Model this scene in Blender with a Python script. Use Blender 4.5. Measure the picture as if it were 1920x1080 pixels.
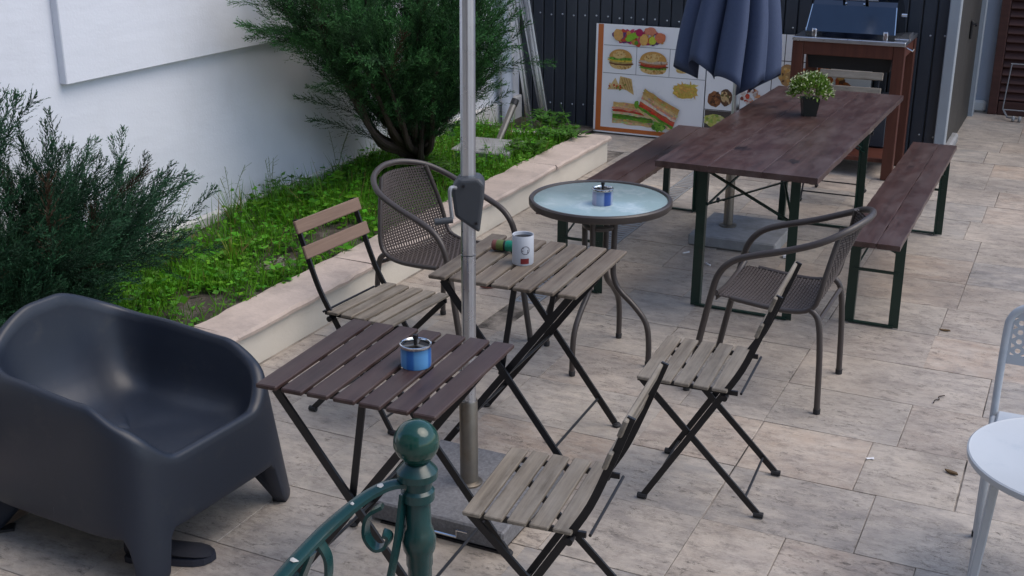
import bpy, bmesh, math, random
import numpy as np
from mathutils import Vector, Matrix
from math import sin, cos, pi, radians, sqrt, atan2, hypot
random.seed(7); RNG = np.random.default_rng(11)
for o in list(bpy.data.objects): bpy.data.objects.remove(o)
SC = bpy.context.scene; COL = SC.collection
# ------------------------------------------------------------------ camera, sky, sun, exposure
cam_data = bpy.data.cameras.new('camera'); cam = bpy.data.objects.new('camera', cam_data); COL.objects.link(cam)
cam_data.sensor_width = 36; cam_data.lens = 2249.86 / 1920 * 36; cam_data.clip_start = .05; cam_data.clip_end = 2000
cam.matrix_world = Matrix.Translation((0, 0, 2.0479)) @ Matrix.Rotation(radians(25.5), 4, 'Z') @ Matrix.Rotation(pi/2 - .3406, 4, 'X') @ Matrix.Rotation(.002, 4, 'Z')
SC.camera = cam
W = bpy.data.worlds.new('World'); SC.world = W; W.use_nodes = True
wn = W.node_tree.nodes; wl = W.node_tree.links
SUN_EL, SUN_AZ = radians(58), radians(75)          # azimuth clockwise from +Y
sky = wn.new('ShaderNodeTexSky'); sky.sky_type = 'NISHITA'; sky.sun_disc = False
sky.sun_elevation = SUN_EL; sky.sun_rotation = SUN_AZ; sky.air_density = 1.0; sky.dust_density = 1.6; sky.ozone_density = 1.7
wn['Background'].inputs['Strength'].default_value = .15
wl.new(sky.outputs[0], wn['Background'].inputs['Color'])
sun_d = bpy.data.lights.new('sun', 'SUN'); sun_d.energy = 1.3; sun_d.angle = radians(50); sun_d.color = (1, .90, .78)
sun = bpy.data.objects.new('sun', sun_d); COL.objects.link(sun)
sdir = Vector((cos(SUN_EL)*sin(SUN_AZ), cos(SUN_EL)*cos(SUN_AZ), sin(SUN_EL)))
sun.rotation_euler = sdir.to_track_quat('Z', 'Y').to_euler(); sun.location = (3, 3, 8)
SC.view_settings.view_transform = 'Standard'; SC.view_settings.look = 'None'
SC.view_settings.gamma = 1; SC.view_settings.use_curve_mapping = False; SC.view_settings.exposure = .56

# ------------------------------------------------------------------ materials
def newmat(name):
    m = bpy.data.materials.new(name); m.use_nodes = True
    n = m.node_tree.nodes; return m, n, m.node_tree.links, n['Principled BSDF']
def ramp(n, stops):
    r = n.new('ShaderNodeValToRGB'); e = r.color_ramp.elements
    while len(e) < len(stops): e.new(.5)
    for k, (p, c) in zip(e, stops): k.position = p; k.color = (*c, 1)
    return r
def mixc(n, l, fac, a, b, mode='MIX'):
    x = n.new('ShaderNodeMix'); x.data_type = 'RGBA'; x.blend_type = mode
    for s, v in ((x.inputs[0], fac), (x.inputs[6], a), (x.inputs[7], b)):
        if hasattr(v, 'links'): l.new(v, s)
        else: s.default_value = v if isinstance(v, (int, float)) else (*v, 1)
    return x.outputs[2]
def coords(n, l, scale=(1, 1, 1), rnd=True):
    tc = n.new('ShaderNodeTexCoord'); mp = n.new('ShaderNodeMapping'); mp.inputs['Scale'].default_value = scale
    if rnd:
        oi = n.new('ShaderNodeObjectInfo'); ml = n.new('ShaderNodeMath'); ml.operation = 'MULTIPLY'; ml.inputs[1].default_value = 37.
        l.new(oi.outputs['Random'], ml.inputs[0]); ad = n.new('ShaderNodeVectorMath'); ad.operation = 'ADD'
        l.new(tc.outputs['Object'], ad.inputs[0]); l.new(ml.outputs[0], ad.inputs[1]); l.new(ad.outputs[0], mp.inputs[0])
    else: l.new(tc.outputs['Object'], mp.inputs[0])
    return mp.outputs[0]
def noise(n, l, vec, scale, detail=5, rough=.6):
    t = n.new('ShaderNodeTexNoise'); t.inputs['Scale'].default_value = scale; t.inputs['Detail'].default_value = detail
    t.inputs['Roughness'].default_value = rough; l.new(vec, t.inputs['Vector']); return t.outputs['Fac']
def bump(n, l, b, h, strength=.3, dist=.004):
    x = n.new('ShaderNodeBump'); x.inputs['Strength'].default_value = strength; x.inputs['Distance'].default_value = dist
    l.new(h, x.inputs['Height']); l.new(x.outputs[0], b.inputs['Normal'])
def plain(name, col, rough=.5, metal=0, var=.25, scale=9, bstr=.08, spec=.5, coat=0, dirt=None, dscale=3., dlo=.5, dhi=.72):
    m, n, l, b = newmat(name); v = coords(n, l)
    f = noise(n, l, v, scale)
    c = mixc(n, l, f, tuple(x*(1-var) for x in col), tuple(min(1, x*(1+var)) for x in col))
    if dirt:
        g = noise(n, l, v, dscale, 8, .7); r = ramp(n, [(dlo, (0, 0, 0)), (dhi, (1, 1, 1))]); l.new(g, r.inputs[0])
        c = mixc(n, l, r.outputs[0], c, dirt)
    l.new(c, b.inputs['Base Color']); b.inputs['Metallic'].default_value = metal
    b.inputs['Specular IOR Level'].default_value = spec; b.inputs['Coat Weight'].default_value = coat
    rr = n.new('ShaderNodeMapRange'); rr.inputs[3].default_value = max(.02, rough-.1); rr.inputs[4].default_value = min(1, rough+.1)
    l.new(noise(n, l, v, scale*1.7), rr.inputs[0]); l.new(rr.outputs[0], b.inputs['Roughness'])
    if bstr: bump(n, l, b, noise(n, l, v, scale*6, 4), bstr)
    return m
def wood(name, dark, light, axis='Y', rough=.65, tint=.35, stain=None, spec=.4, gs=1., worn=None):
    m, n, l, b = newmat(name)
    sc = {'Y': (60*gs, 2.2*gs, 60*gs), 'X': (2.2*gs, 60*gs, 60*gs), 'Z': (60*gs, 60*gs, 2.2*gs)}[axis]
    v = coords(n, l, sc); g = noise(n, l, v, 1, 8, .72); rg = ramp(n, [(.33, (0, 0, 0)), (.67, (1, 1, 1))]); l.new(g, rg.inputs[0])
    c = mixc(n, l, rg.outputs[0], dark, light)
    oi = n.new('ShaderNodeObjectInfo'); mr = n.new('ShaderNodeMapRange'); mr.inputs[3].default_value = 1-tint; mr.inputs[4].default_value = 1+tint
    l.new(oi.outputs['Random'], mr.inputs[0]); hv = n.new('ShaderNodeHueSaturation'); l.new(mr.outputs[0], hv.inputs['Value']); l.new(c, hv.inputs['Color']); c = hv.outputs[0]
    v2 = coords(n, l)
    p = noise(n, l, coords(n, l, (1.6, .6, 1.6) if axis == 'Y' else (1, 1, 1)), 7, 8, .7); r = ramp(n, [(.42, (0, 0, 0)), (.72, (.8, .8, .8))]); l.new(p, r.inputs[0])
    c = mixc(n, l, r.outputs[0], c, worn if worn else tuple(.6*a+.4*q for a, q in zip(dark, light)))
    if stain:
        p2 = noise(n, l, coords(n, l, (1, .45, 1)), 5.5, 7, .72); r2 = ramp(n, [(.6, (0, 0, 0)), (.68, (1, 1, 1))]); l.new(p2, r2.inputs[0]); c = mixc(n, l, r2.outputs[0], c, stain)
    l.new(c, b.inputs['Base Color']); b.inputs['Specular IOR Level'].default_value = spec
    rr = n.new('ShaderNodeMapRange'); rr.inputs[3].default_value = rough-.16; rr.inputs[4].default_value = rough+.14; l.new(p, rr.inputs[0]); l.new(rr.outputs[0], b.inputs['Roughness'])
    bump(n, l, b, g, .35, .0015)
    return m
def attr_mat(name, rough=.6, spec=.3, transl=0, var=0, scale=40):
    m, n, l, b = newmat(name); a = n.new('ShaderNodeVertexColor'); a.layer_name = 'Col'
    c = a.outputs[0]
    if var:
        f = noise(n, l, coords(n, l), scale, 4); mr = n.new('ShaderNodeMapRange'); mr.inputs[3].default_value = 1-var; mr.inputs[4].default_value = 1+var; l.new(f, mr.inputs[0])
        h = n.new('ShaderNodeHueSaturation'); l.new(mr.outputs[0], h.inputs['Value']); l.new(c, h.inputs['Color']); c = h.outputs[0]
    l.new(c, b.inputs['Base Color']); b.inputs['Roughness'].default_value = rough; b.inputs['Specular IOR Level'].default_value = spec
    if transl:
        t = n.new('ShaderNodeBsdfTranslucent'); l.new(c, t.inputs[0]); mx = n.new('ShaderNodeMixShader'); mx.inputs[0].default_value = transl
        l.new(b.outputs[0], mx.inputs[1]); l.new(t.outputs[0], mx.inputs[2]); l.new(mx.outputs[0], n['Material Output'].inputs[0])
    return m
def travertine():
    m, n, l, b = newmat('travertine'); oi = n.new('ShaderNodeObjectInfo')
    r0 = ramp(n, [(0, (.53, .465, .385)), (.2, (.43, .405, .37)), (.36, (.355, .345, .33)), (.5, (.56, .48, .395)), (.66, (.41, .38, .345)), (.82, (.55, .42, .315)), (1, (.48, .435, .38))]); l.new(oi.outputs['Random'], r0.inputs[0])
    v = coords(n, l)
    def fac(vec, sc, lo, hi, amt, det=9, rg=.75):
        t = noise(n, l, vec, sc, det, rg); r = ramp(n, [(lo, (0, 0, 0)), (hi, (amt, amt, amt))]); l.new(t, r.inputs[0]); return r.outputs[0]
    c = mixc(n, l, fac(v, 2.6, .35, .7, .75), r0.outputs[0], (.30, .28, .265))           # broad dirty clouds
    c = mixc(n, l, fac(coords(n, l, (1.3, 3.4, 1)), 4.5, .42, .66, .8), c, (.60, .54, .465))   # pale bands
    c = mixc(n, l, fac(coords(n, l, (1.5, 3.2, 1)), 6.0, .50, .66, .72, 12, .85), c, (.15, .13, .12))   # grey veins
    c = mixc(n, l, fac(v, 14, .50, .70, .55, 12, .85), c, (.20, .175, .16))                # grime mottling
    pa = fac(coords(n, l, (1.2, 2.3, 1)), 19, .54, .61, .9, 10, .88); pb = fac(v, 4.5, .42, .6, 1., 6, .7); pm = n.new('ShaderNodeMath'); pm.operation = 'MULTIPLY'; l.new(pa, pm.inputs[0]); l.new(pb, pm.inputs[1]); pit = pm.outputs[0]; c = mixc(n, l, pit, c, (.085, .072, .065))   # open pores
    wt = n.new('ShaderNodeNewGeometry'); st = noise(n, l, wt.outputs['Position'], 1.1, 6, .65); rt = ramp(n, [(.34, (1.0, .98, .96)), (.70, (.60, .585, .58))]); l.new(st, rt.inputs[0])
    c = mixc(n, l, 1., c, rt.outputs[0], 'MULTIPLY')
    l.new(c, b.inputs['Base Color']); b.inputs['Specular IOR Level'].default_value = .5
    rr = n.new('ShaderNodeMapRange'); rr.inputs[3].default_value = .30; rr.inputs[4].default_value = .58; l.new(noise(n, l, v, 5), rr.inputs[0]); l.new(rr.outputs[0], b.inputs['Roughness'])
    hh = n.new('ShaderNodeMath'); hh.operation = 'MULTIPLY_ADD'; hh.inputs[1].default_value = -1.4; l.new(pit, hh.inputs[0]); l.new(noise(n, l, coords(n, l, (1, 2.4, 1)), 14, 8, .75), hh.inputs[2])
    bump(n, l, b, hh.outputs[0], .55, .004); return m
def render_wall(name, col, rough=.8, grime=(.45, .43, .40)):
    m, n, l, b = newmat(name); v = coords(n, l, rnd=False)
    c = mixc(n, l, noise(n, l, v, 1.3, 6), tuple(x*.93 for x in col), tuple(min(1, x*1.04) for x in col))
    vs = coords(n, l, (2, 2, 1.2), rnd=False); g = noise(n, l, vs, 1.1, 8, .65); r = ramp(n, [(.5, (0, 0, 0)), (.85, (.3, .3, .3))]); l.new(g, r.inputs[0])
    c = mixc(n, l, r.outputs[0], c, grime); l.new(c, b.inputs['Base Color']); b.inputs['Roughness'].default_value = rough; b.inputs['Specular IOR Level'].default_value = .25
    mx = n.new('ShaderNodeMath'); mx.operation = 'MULTIPLY_ADD'; mx.inputs[1].default_value = 3.; l.new(noise(n, l, coords(n, l, (1, .5, 1.6), rnd=False), 9, 4, .5), mx.inputs[0]); l.new(noise(n, l, v, 70, 5, .6), mx.inputs[2]); bump(n, l, b, mx.outputs[0], .3, .003); return m
M = {}
M['tile'] = travertine()
M['grout'] = plain('grout', (.30, .265, .23), .9, var=.3, scale=6, dirt=(.04, .035, .03), dscale=2.6, dlo=.46, dhi=.6)
M['ground'] = plain('ground_stone', (.33, .30, .27), .8, var=.2, scale=2, dirt=(.2, .18, .16))
M['wall'] = render_wall('white_render', (.68, .705, .76), grime=(.46, .45, .45))
M['plinth'] = render_wall('plinth_render', (.62, .61, .59), grime=(.3, .29, .26))
M['house'] = render_wall('house_plaster', (.42, .38, .33))
M['kerb'] = render_wall('kerb_render', (.62, .58, .51), grime=(.33, .29, .24))
M['cap'] = plain('kerb_cap_stone', (.50, .415, .36), .8, var=.2, scale=9, bstr=.5, dirt=(.24, .20, .18), dlo=.48, dhi=.8)
M['galv'] = plain('galvanised_grating', (.34, .35, .36), .5, .5, var=.3, scale=12, bstr=.1)
M['soil'] = plain('soil', (.05, .04, .03), .95, var=.5, scale=30, bstr=.8, dirt=(.16, .14, .12), dscale=14)
M['clad'] = plain('anthracite_metal', (.032, .039, .052), .42, var=.12, scale=3, bstr=.02, spec=.45, dirt=(.042, .05, .062), dscale=2)
M['screw'] = plain('screw_steel', (.5, .52, .55), .35, 1, bstr=0)
M['alu'] = plain('brushed_aluminium', (.60, .62, .66), .30, 1, var=.08, scale=14, bstr=.03)
M['oldsteel'] = plain('stained_steel', (.24, .222, .195), .42, .9, var=.3, scale=10, bstr=.08, dirt=(.16, .12, .08), dscale=5)
M['handle'] = plain('grey_handle', (.30, .31, .33), .5, .6, bstr=0)
M['chrome'] = plain('chrome', (.75, .76, .78), .12, 1, var=.05, bstr=0)
M['dkplastic'] = plain('dark_grey_plastic', (.045, .050, .058), .5, var=.12, scale=20, bstr=.05)
M['black'] = plain('black_metal', (.006, .006, .008), .42, var=.3, scale=25, bstr=.05)
M['rubber'] = plain('black_rubber', (.018, .018, .02), .7, var=.2, bstr=0)
M['armchair'] = plain('anthracite_resin', (.0135, .019, .032), .43, var=.15, scale=5, bstr=.1, dirt=(.034, .036, .042), dscale=11, dlo=.56, dhi=.8)
M['slat_grey'] = wood('weathered_slat', (.064, .048, .035), (.17, .134, .10), tint=.16, worn=(.20, .174, .14))
M['slat_pale'] = wood('pale_weathered_slat', (.100, .082, .062), (.245, .207, .16), tint=.13, worn=(.29, .26, .218))
M['slat_tan'] = wood('tan_slat', (.14, .088, .063), (.23, .155, .112), tint=.1)
M['slat_dark'] = wood('dark_brown_slat', (.023, .0115, .0105), (.058, .032, .028), tint=.2, rough=.46, worn=(.074, .054, .048))
M['beer'] = wood('brown_stained_board', (.034, .0165, .0135), (.080, .040, .033), tint=.03, rough=.36, stain=(.014, .008, .008), spec=.55, gs=.6, worn=(.105, .074, .066))
M['edge'] = wood('board_edge', (.07, .045, .035), (.17, .12, .09), tint=.1)
M['green'] = plain('green_steel_paint', (.006, .026, .018), .38, var=.2, scale=14, bstr=.05, dirt=(.03, .03, .025), dscale=9, dlo=.6)
M['tube'] = plain('taupe_tube', (.052, .042, .038), .40, var=.12, scale=20, bstr=.04, spec=.5)
M['weave'] = plain('taupe_wicker', (.075, .060, .055), .6, var=.25, scale=30, bstr=.1)
M['glass'] = plain('frosted_glass', (.27, .37, .385), .16, var=.08, scale=4, bstr=0, spec=.6, dirt=(.46, .54, .56), dscale=5)
M['granite'] = plain('granite', (.15, .15, .158), .6, var=.85, scale=95, bstr=.15)
M['concrete'] = plain('concrete', (.26, .265, .275), .85, var=.3, scale=22, bstr=.3, dirt=(.16, .16, .15))
M['navy'] = plain('navy_canvas', (.066, .086, .148), .85, var=.12, scale=60, bstr=.2, spec=.2)
M['redwood'] = wood('red_brown_wood', (.062, .018, .011), (.11, .034, .020), 'Z', tint=.08, rough=.5, gs=.5)
M['redslat'] = wood('red_brown_louvre', (.042, .016, .013), (.075, .029, .023), 'X', tint=.2, rough=.55, gs=.5)
M['lid'] = plain('polished_dark_steel', (.085, .097, .118), .09, 1, var=.1, bstr=0)
M['greypaint'] = render_wall('grey_painted_frame', (.30, .33, .36), grime=(.16, .16, .16))
M['dkdoor'] = plain('dark_door', (.036, .034, .031), .6, var=.25, scale=6)
M['bluewall'] = render_wall('pale_blue_wall', (.42, .47, .56))
M['rail'] = plain('green_railing_paint', (.010, .048, .048), .2, var=.35, scale=6, bstr=.12, spec=.5, dirt=(.016, .04, .034), dscale=7, dlo=.48, dhi=.6)
M['ball'] = plain('green_ball_paint', (.007, .045, .035), .12, var=.3, scale=8, bstr=.1, spec=.55, dirt=(.02, .06, .05), dscale=9)
M['chip'] = plain('bare_paint_chip', (.50, .50, .48), .6, var=.2, bstr=0)
M['whitepaint'] = plain('white_powder_coat', (.46, .49, .52), .4, var=.08, scale=6, bstr=.05, dirt=(.38, .42, .46), dscale=7, dlo=.55)
M['whitecup'] = plain('white_glaze', (.52, .55, .60), .35, var=.05, bstr=0, dirt=(.5, .48, .46), dscale=6, dlo=.6)
M['red'] = plain('dark_red_print', (.16, .012, .014), .5, var=.2, scale=60, bstr=0)
M['ink'] = plain('dark_ink', (.03, .02, .03), .6, bstr=0)
M['bluecan'] = attr_mat('blue_printed_tin', .28, .5)
M['ash'] = plain('ash_dark', (.012, .012, .014), .7, var=.3, bstr=0)
M['bottle'] = plain('green_plastic', (.004, .19, .115), .28, var=.15, bstr=0, spec=.5)
M['olive'] = plain('olive_plastic', (.10, .14, .035), .4, var=.3, bstr=0)
M['rust'] = plain('red_brown_plastic', (.15, .05, .04), .5, var=.3, bstr=0)
M['board'] = plain('white_print_board', (.78, .78, .79), .32, var=.05, scale=3, bstr=.02, dirt=(.55, .55, .56), dscale=4, dlo=.6)
M['orange'] = plain('orange_print', (.48, .13, .03), .4, var=.15, scale=5, bstr=.02, dirt=(.35, .16, .08), dscale=8, dlo=.6)
M['darkprint'] = plain('dark_print', (.06, .05, .045), .4, var=.3, bstr=0)
M['print'] = attr_mat('food_print', .35, .4, var=.35, scale=55)
M['leaf'] = attr_mat('leaf', .55, .3, .35)
M['juniper'] = attr_mat('juniper_needles', .65, .25, .12)
M['bark'] = plain('juniper_bark', (.05, .035, .027), .95, var=.5, scale=18, bstr=.9)
M['pot'] = plain('black_pot', (.010, .012, .010), .4, var=.2, bstr=0)
M['shoe'] = plain('navy_shoe', (.008, .009, .016), .8, var=.3, scale=40, bstr=.1)
M['sole'] = plain('dark_sole', (.018, .022, .036), .6, var=.2, bstr=0)
M['dryleaf'] = plain('dry_leaf', (.11, .065, .025), .7, var=.4, scale=30)
M['paper'] = plain('paper', (.72, .72, .74), .8, bstr=0)
M['gravel'] = plain('pale_gravel', (.19, .165, .15), .9, var=.4, scale=40, bstr=.3)

# ------------------------------------------------------------------ mesh helpers
class MB:
    def __init__(s): s.v = []; s.f = []; s.c = []; s.col = None
    def add(s, vs, fs, col=None):
        b = len(s.v); s.v += [tuple(x) for x in vs]; s.f += [tuple(i+b for i in f) for f in fs]
        if col is not None: s.c += [col]*len(vs)
        return s
    def box(s, c, size, rot=None, bev=0.0):
        x, y, z = (d/2 for d in size); R = rot if rot is not None else Matrix.Identity(3); c = Vector(c)
        if bev <= 0:
            vs = [(a*x, b*y, d*z) for a in (-1, 1) for b in (-1, 1) for d in (-1, 1)]
            fs = [(0, 1, 3, 2), (4, 6, 7, 5), (0, 4, 5, 1), (2, 3, 7, 6), (0, 2, 6, 4), (1, 5, 7, 3)]
        else:
            bm = bmesh.new(); bmesh.ops.create_cube(bm, size=1); 
            for q in bm.verts: q.co = Vector((q.co.x*2*x, q.co.y*2*y, q.co.z*2*z))
            bmesh.ops.bevel(bm, geom=bm.edges[:], offset=min(bev, x*.9, y*.9, z*.9), segments=1, affect='EDGES')
            bm.verts.index_update(); vs = [q.co[:] for q in bm.verts]; fs = [[q.index for q in f.verts] for f in bm.faces]; bm.free()
        return s.add([R @ Vector(q) + c for q in vs], fs)
    def beam(s, p0, p1, w, h, up=(0, 0, 1), bev=0):
        p0, p1 = Vector(p0), Vector(p1); d = p1-p0; L = d.length; y = d/L; u = Vector(up)
        x = y.cross(u); x = x.normalized() if x.length > 1e-4 else Vector((1, 0, 0)); z = x.cross(y)
        return s.box((p0+p1)/2, (w, L, h), Matrix((x, y, z)).transposed(), bev)
    def tube(s, pts, r, n=10, closed=False, caps=True):
        P = [Vector(p) for p in pts]; m = len(P); rs = r if isinstance(r, (list, tuple)) else [r]*m
        T = []
        for i in range(m):
            a = P[(i-1) % m] if (closed or i > 0) else P[i]; b = P[(i+1) % m] if (closed or i < m-1) else P[i]
            T.append((b-a).normalized())
        u = T[0].orthogonal().normalized(); vs = []
        for i in range(m):
            u = (u - T[i]*u.dot(T[i])).normalized(); w = T[i].cross(u)
            for k in range(n): a = 2*pi*k/n; vs.append(P[i] + (u*cos(a)+w*sin(a))*rs[i])
        fs = []
        for i in range(m if closed else m-1):
            j = (i+1) % m
            for k in range(n): fs.append((i*n+k, i*n+(k+1) % n, j*n+(k+1) % n, j*n+k))
        if caps and not closed: fs.append(tuple(range(n-1, -1, -1))); fs.append(tuple((m-1)*n+k for k in range(n)))
        return s.add(vs, fs)
    def lathe(s, prof, n=24, c=(0, 0, 0), R=None, caps=True):
        vs = []; m = len(prof); R = R or Matrix.Identity(3); c = Vector(c)
        for r, z in prof:
            for k in range(n): a = 2*pi*k/n; vs.append(R @ Vector((r*cos(a), r*sin(a), z)) + c)
        fs = [(i*n+k, i*n+(k+1) % n, (i+1)*n+(k+1) % n, (i+1)*n+k) for i in range(m-1) for k in range(n)]
        if caps: fs.append(tuple(range(n-1, -1, -1))); fs.append(tuple((m-1)*n+k for k in range(n)))
        return s.add(vs, fs)
    def prism(s, poly, y0, y1):            # polygon in XZ extruded along Y
        n = len(poly); vs = [(x, y0, z) for x, z in poly]+[(x, y1, z) for x, z in poly]
        fs = [tuple(range(n)), tuple(range(2*n-1, n-1, -1))]+[(i, n+i, n+(i+1) % n, (i+1) % n) for i in range(n)]
        return s.add(vs, fs)
    def mesh(s, name, mat, smooth=False, sharp=38):
        me = bpy.data.meshes.new(name); me.from_pydata(s.v, [], s.f); me.update()
        if s.c:
            a = me.color_attributes.new('Col', 'FLOAT_COLOR', 'POINT')
            a.data.foreach_set('color', np.array([(*c, 1) for c in s.c], np.float32).ravel())
        bm = bmesh.new(); bm.from_mesh(me); bmesh.ops.recalc_face_normals(bm, faces=bm.faces[:]); bm.to_mesh(me); bm.free()
        if smooth:
            me.shade_smooth()
            try: me.set_sharp_from_angle(angle=radians(sharp))
            except Exception: pass
        me.materials.append(M[mat]); return me
    def build(s, name, mat, parent=None, smooth=False, loc=(0, 0, 0), **kw):
        return link(name, s.mesh(name, mat, smooth), parent, loc, **kw)
def link(name, me, parent=None, loc=(0, 0, 0), rz=0, label=None, cat=None, group=None, kind=None):
    o = bpy.data.objects.new(name, me); COL.objects.link(o); o.location = loc; o.rotation_euler = (0, 0, rz)
    if parent is not None: o.parent = parent
    tag(o, label, cat, group, kind); return o
def tag(o, label=None, cat=None, group=None, kind=None):
    for k, v in (('label', label), ('category', cat), ('group', group), ('kind', kind)):
        if v: o[k] = v
    return o
def thing(name, label, cat, loc=(0, 0, 0), rz=0, group=None):
    return link(name, None, None, loc, rz, label, cat, group)
def copy_tree(o, parent=None):
    c = o.copy(); COL.objects.link(c)
    if parent is not None: c.parent = parent
    for ch in list(o.children): copy_tree(ch, c)
    return c
def spline(P, k=6, closed=False):
    P = [Vector(p) for p in P]; n = len(P); out = []
    for i in range(n if closed else n-1):
        g = (lambda j: P[j % n]) if closed else (lambda j: P[max(0, min(n-1, j))])
        a, b, c, d = g(i-1), g(i), g(i+1), g(i+2)
        for t in range(k):
            t /= k; out.append(.5*((2*b)+(c-a)*t+(2*a-5*b+4*c-d)*t*t+(3*b-a-3*c+d)*t**3))
    if not closed: out.append(P[-1])
    return out
def npmesh(name, V, F, mat, parent=None, col=None, **kw):
    me = bpy.data.meshes.new(name); V = np.asarray(V, np.float32); F = np.asarray(F, np.int32); k = F.shape[1]
    me.vertices.add(len(V)); me.vertices.foreach_set('co', V.ravel()); me.loops.add(F.size); me.loops.foreach_set('vertex_index', F.ravel())
    me.polygons.add(len(F)); me.polygons.foreach_set('loop_start', np.arange(0, F.size, k, dtype=np.int32))
    me.update(calc_edges=True)
    if col is not None:
        a = me.color_attributes.new('Col', 'FLOAT_COLOR', 'POINT'); c4 = np.ones((len(V), 4), np.float32); c4[:, :3] = col; a.data.foreach_set('color', c4.ravel())
    me.materials.append(M[mat]); return link(name, me, parent, **kw)

# ================================================================== SETTING
KX = -3.05                                    # planter front face
WX = -4.22                                    # white wall face
ground = MB().add([(-60, -60, -.03), (60, -60, -.03), (60, 90, -.03), (-60, 90, -.03)], [(0, 1, 2, 3)]).build('ground', 'ground', kind='structure')
pave = MB().add([(-3.6, .6, -.005), (1.6, .6, -.005), (1.6, 11.6, -.005), (-3.6, 11.6, -.005)], [(0, 1, 2, 3)]).build('pavement', 'grout', kind='structure')
tile_cache = {}
def tile(x0, x1, y0, y1):
    g = .0016; w, d = round(x1-x0-2*g, 2), round(y1-y0-2*g, 3)
    if (w, d) not in tile_cache: tile_cache[(w, d)] = MB().box((0, 0, -.0125), (w, d, .025), bev=.0013).mesh('tile', 'tile')
    o = link('tile', tile_cache[(w, d)], pave, ((x0+x1)/2+random.uniform(-.001, .001), (y0+y1)/2, random.uniform(-.0018, .0008)))
    o.rotation_euler = (random.uniform(-.003, .003), random.uniform(-.003, .003), random.uniform(-.0025, .0025) + (pi if random.random() < .5 else 0))
known_r = {0: [-.44, .06], 1: [-.52, -.187, .3], 2: [-.435, .08], 3: [-.17, .34], 4: [-.449, .12], -1: [-.655, -.25, .2]}
known_l = {5: [-1.666, -1.22], 6: [-1.91, -1.35], 0: [-1.94, -1.36], 2: [-1.9, -1.28], 3:[-1.55]}
def splits(a, b, j, side):
    xs = [a]; x = a
    while True:
        x += random.choice([.36, .44, .5, .54, .6])
        if x > b-.22: break
        xs.append(round(x, 2))
    return xs+[b]
def rowtiles(a, b, y0, y1, j, known=None):
    xs = [a]+[x for x in known if a < x < b]+[b] if known else splits(a, b, j, 0)
    for p, q in zip(xs, xs[1:]): tile(p, q, y0, y1)
for j in range(-4, 20):
    y0 = 3.428+.4085*j; y1 = y0+.4085
    drain = y1 > 5.05
    rowtiles(KX+.01 if y0 < 8.0 else -3.5, -2.405 if drain else -2.29, y0, y1, j)
    rowtiles(-2.275 if drain else -2.29, -.938, y0, y1, j, known_l.get(j))
    rowtiles(-.938, .62, y0, y1, j, known_r.get(j))
# drain channel with slotted gratings
dr = thing('drain_channel', 'long narrow slotted drain grating set in the paving under the round table', 'drain', (-2.34, 5.04, 0))
MB().box((0, 1.8, -.028), (.128, 3.62, .02)).build('channel_floor', 'ash', dr)
for i in range(7):
    m = MB(); y = i*.5; m.box((-.056, y+.25, -.008), (.012, .494, .014)); m.box((.056, y+.25, -.008), (.012, .494, .014))
    for k in range(12): m.box((0, y+.03+k*.0402, -.009), (.1, .021, .012))
    m.build('grating', 'galv', dr)

# white wall with raised panel
ww = thing('garden_wall', 'tall white rendered wall with a raised panel behind the planting bed', 'wall', (WX, 6, 0))
MB().box((-.15, .2, 1.6), (.3, 9.6, 3.3)).build('wall_body', 'wall', ww)
MB().box((.02, 1.25, 2.09), (.046, 6.4, 2.0), bev=.004).build('raised_panel', 'wall', ww)
m = MB().box((.012, .2, .12), (.04, 5.88, .24), bev=.01); m.build('plinth', 'plinth', ww)
dp = thing('drainpipe', 'white vertical drainpipe fixed to the white wall near the dark shed', 'pipe', (-4.12, 8.55, 0))
MB().tube([(0, 0, .1), (0, 0, 2.9)], .045, 16).build('pipe', 'wall', dp, True)
for z in (.5, 1.5, 2.4): MB().tube([(0, 0, z), (0, 0, z+.03)], .05, 16).build('bracket', 'greypaint', dp, True)

# planter: low wall with stone caps, soil
pl = thing('planter_wall', 'low cream planter wall capped with pinkish stone along the grass bed', 'planter', (KX, 5, 0))
MB().box((-.085, -.35, .065), (.15, 6.75, .17), bev=.004).build('wall_body', 'kerb', pl)
m = MB().box((-.6, 3.05, .065), (.9, .14, .17)).build('end_wall', 'kerb', pl)
ys = [1.55, 2.6, 3.72, 4.78, 5.95, 7.05, 8.05]
for a, b in zip(ys, ys[1:]):
    mb = MB(); nseg = 14; L = b-a-.006
    vs = []; 
    for i in range(nseg+1):
        y = a+L*i/nseg-5; j1, j2 = random.uniform(-.006, .006), random.uniform(-.009, .009)
        vs += [(.012+j1, y, .152), (.014+j1, y, .168+random.uniform(-.003, .002)), (.004+j1, y, .181+random.uniform(-.003, .002)), (-.225+j2, y, .183+random.uniform(-.002, .002)), (-.24+j2, y, .17), (-.24+j2, y, .152)]
    fs = [(i*6+k, i*6+(k+1) % 6, (i+1)*6+(k+1) % 6, (i+1)*6+k) for i in range(nseg) for k in range(6)]+[tuple(range(5, -1, -1)), tuple(nseg*6+k for k in range(6))]
    mb.add(vs, fs).build('cap_stone', 'cap', pl, True)
nx, ny = 14, 70; vs = []; fs = []
def soil_z(x, y): return .135+.03*sin(1.7*y+2*x)+.02*sin(4.1*y-3*x)+.05*max(0, (-3.6-x))
for j in range(ny+1):
    for i in range(nx+1):
        x = -4.22+.96*i/nx; y = 1.6+6.5*j/ny; vs.append((x, y, soil_z(x, y)+random.uniform(-.008, .008)))
fs = [(j*(nx+1)+i, j*(nx+1)+i+1, (j+1)*(nx+1)+i+1, (j+1)*(nx+1)+i) for j in range(ny) for i in range(nx)]
MB().add(vs, fs).build('soil', 'soil', None, True, kind='structure')
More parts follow.
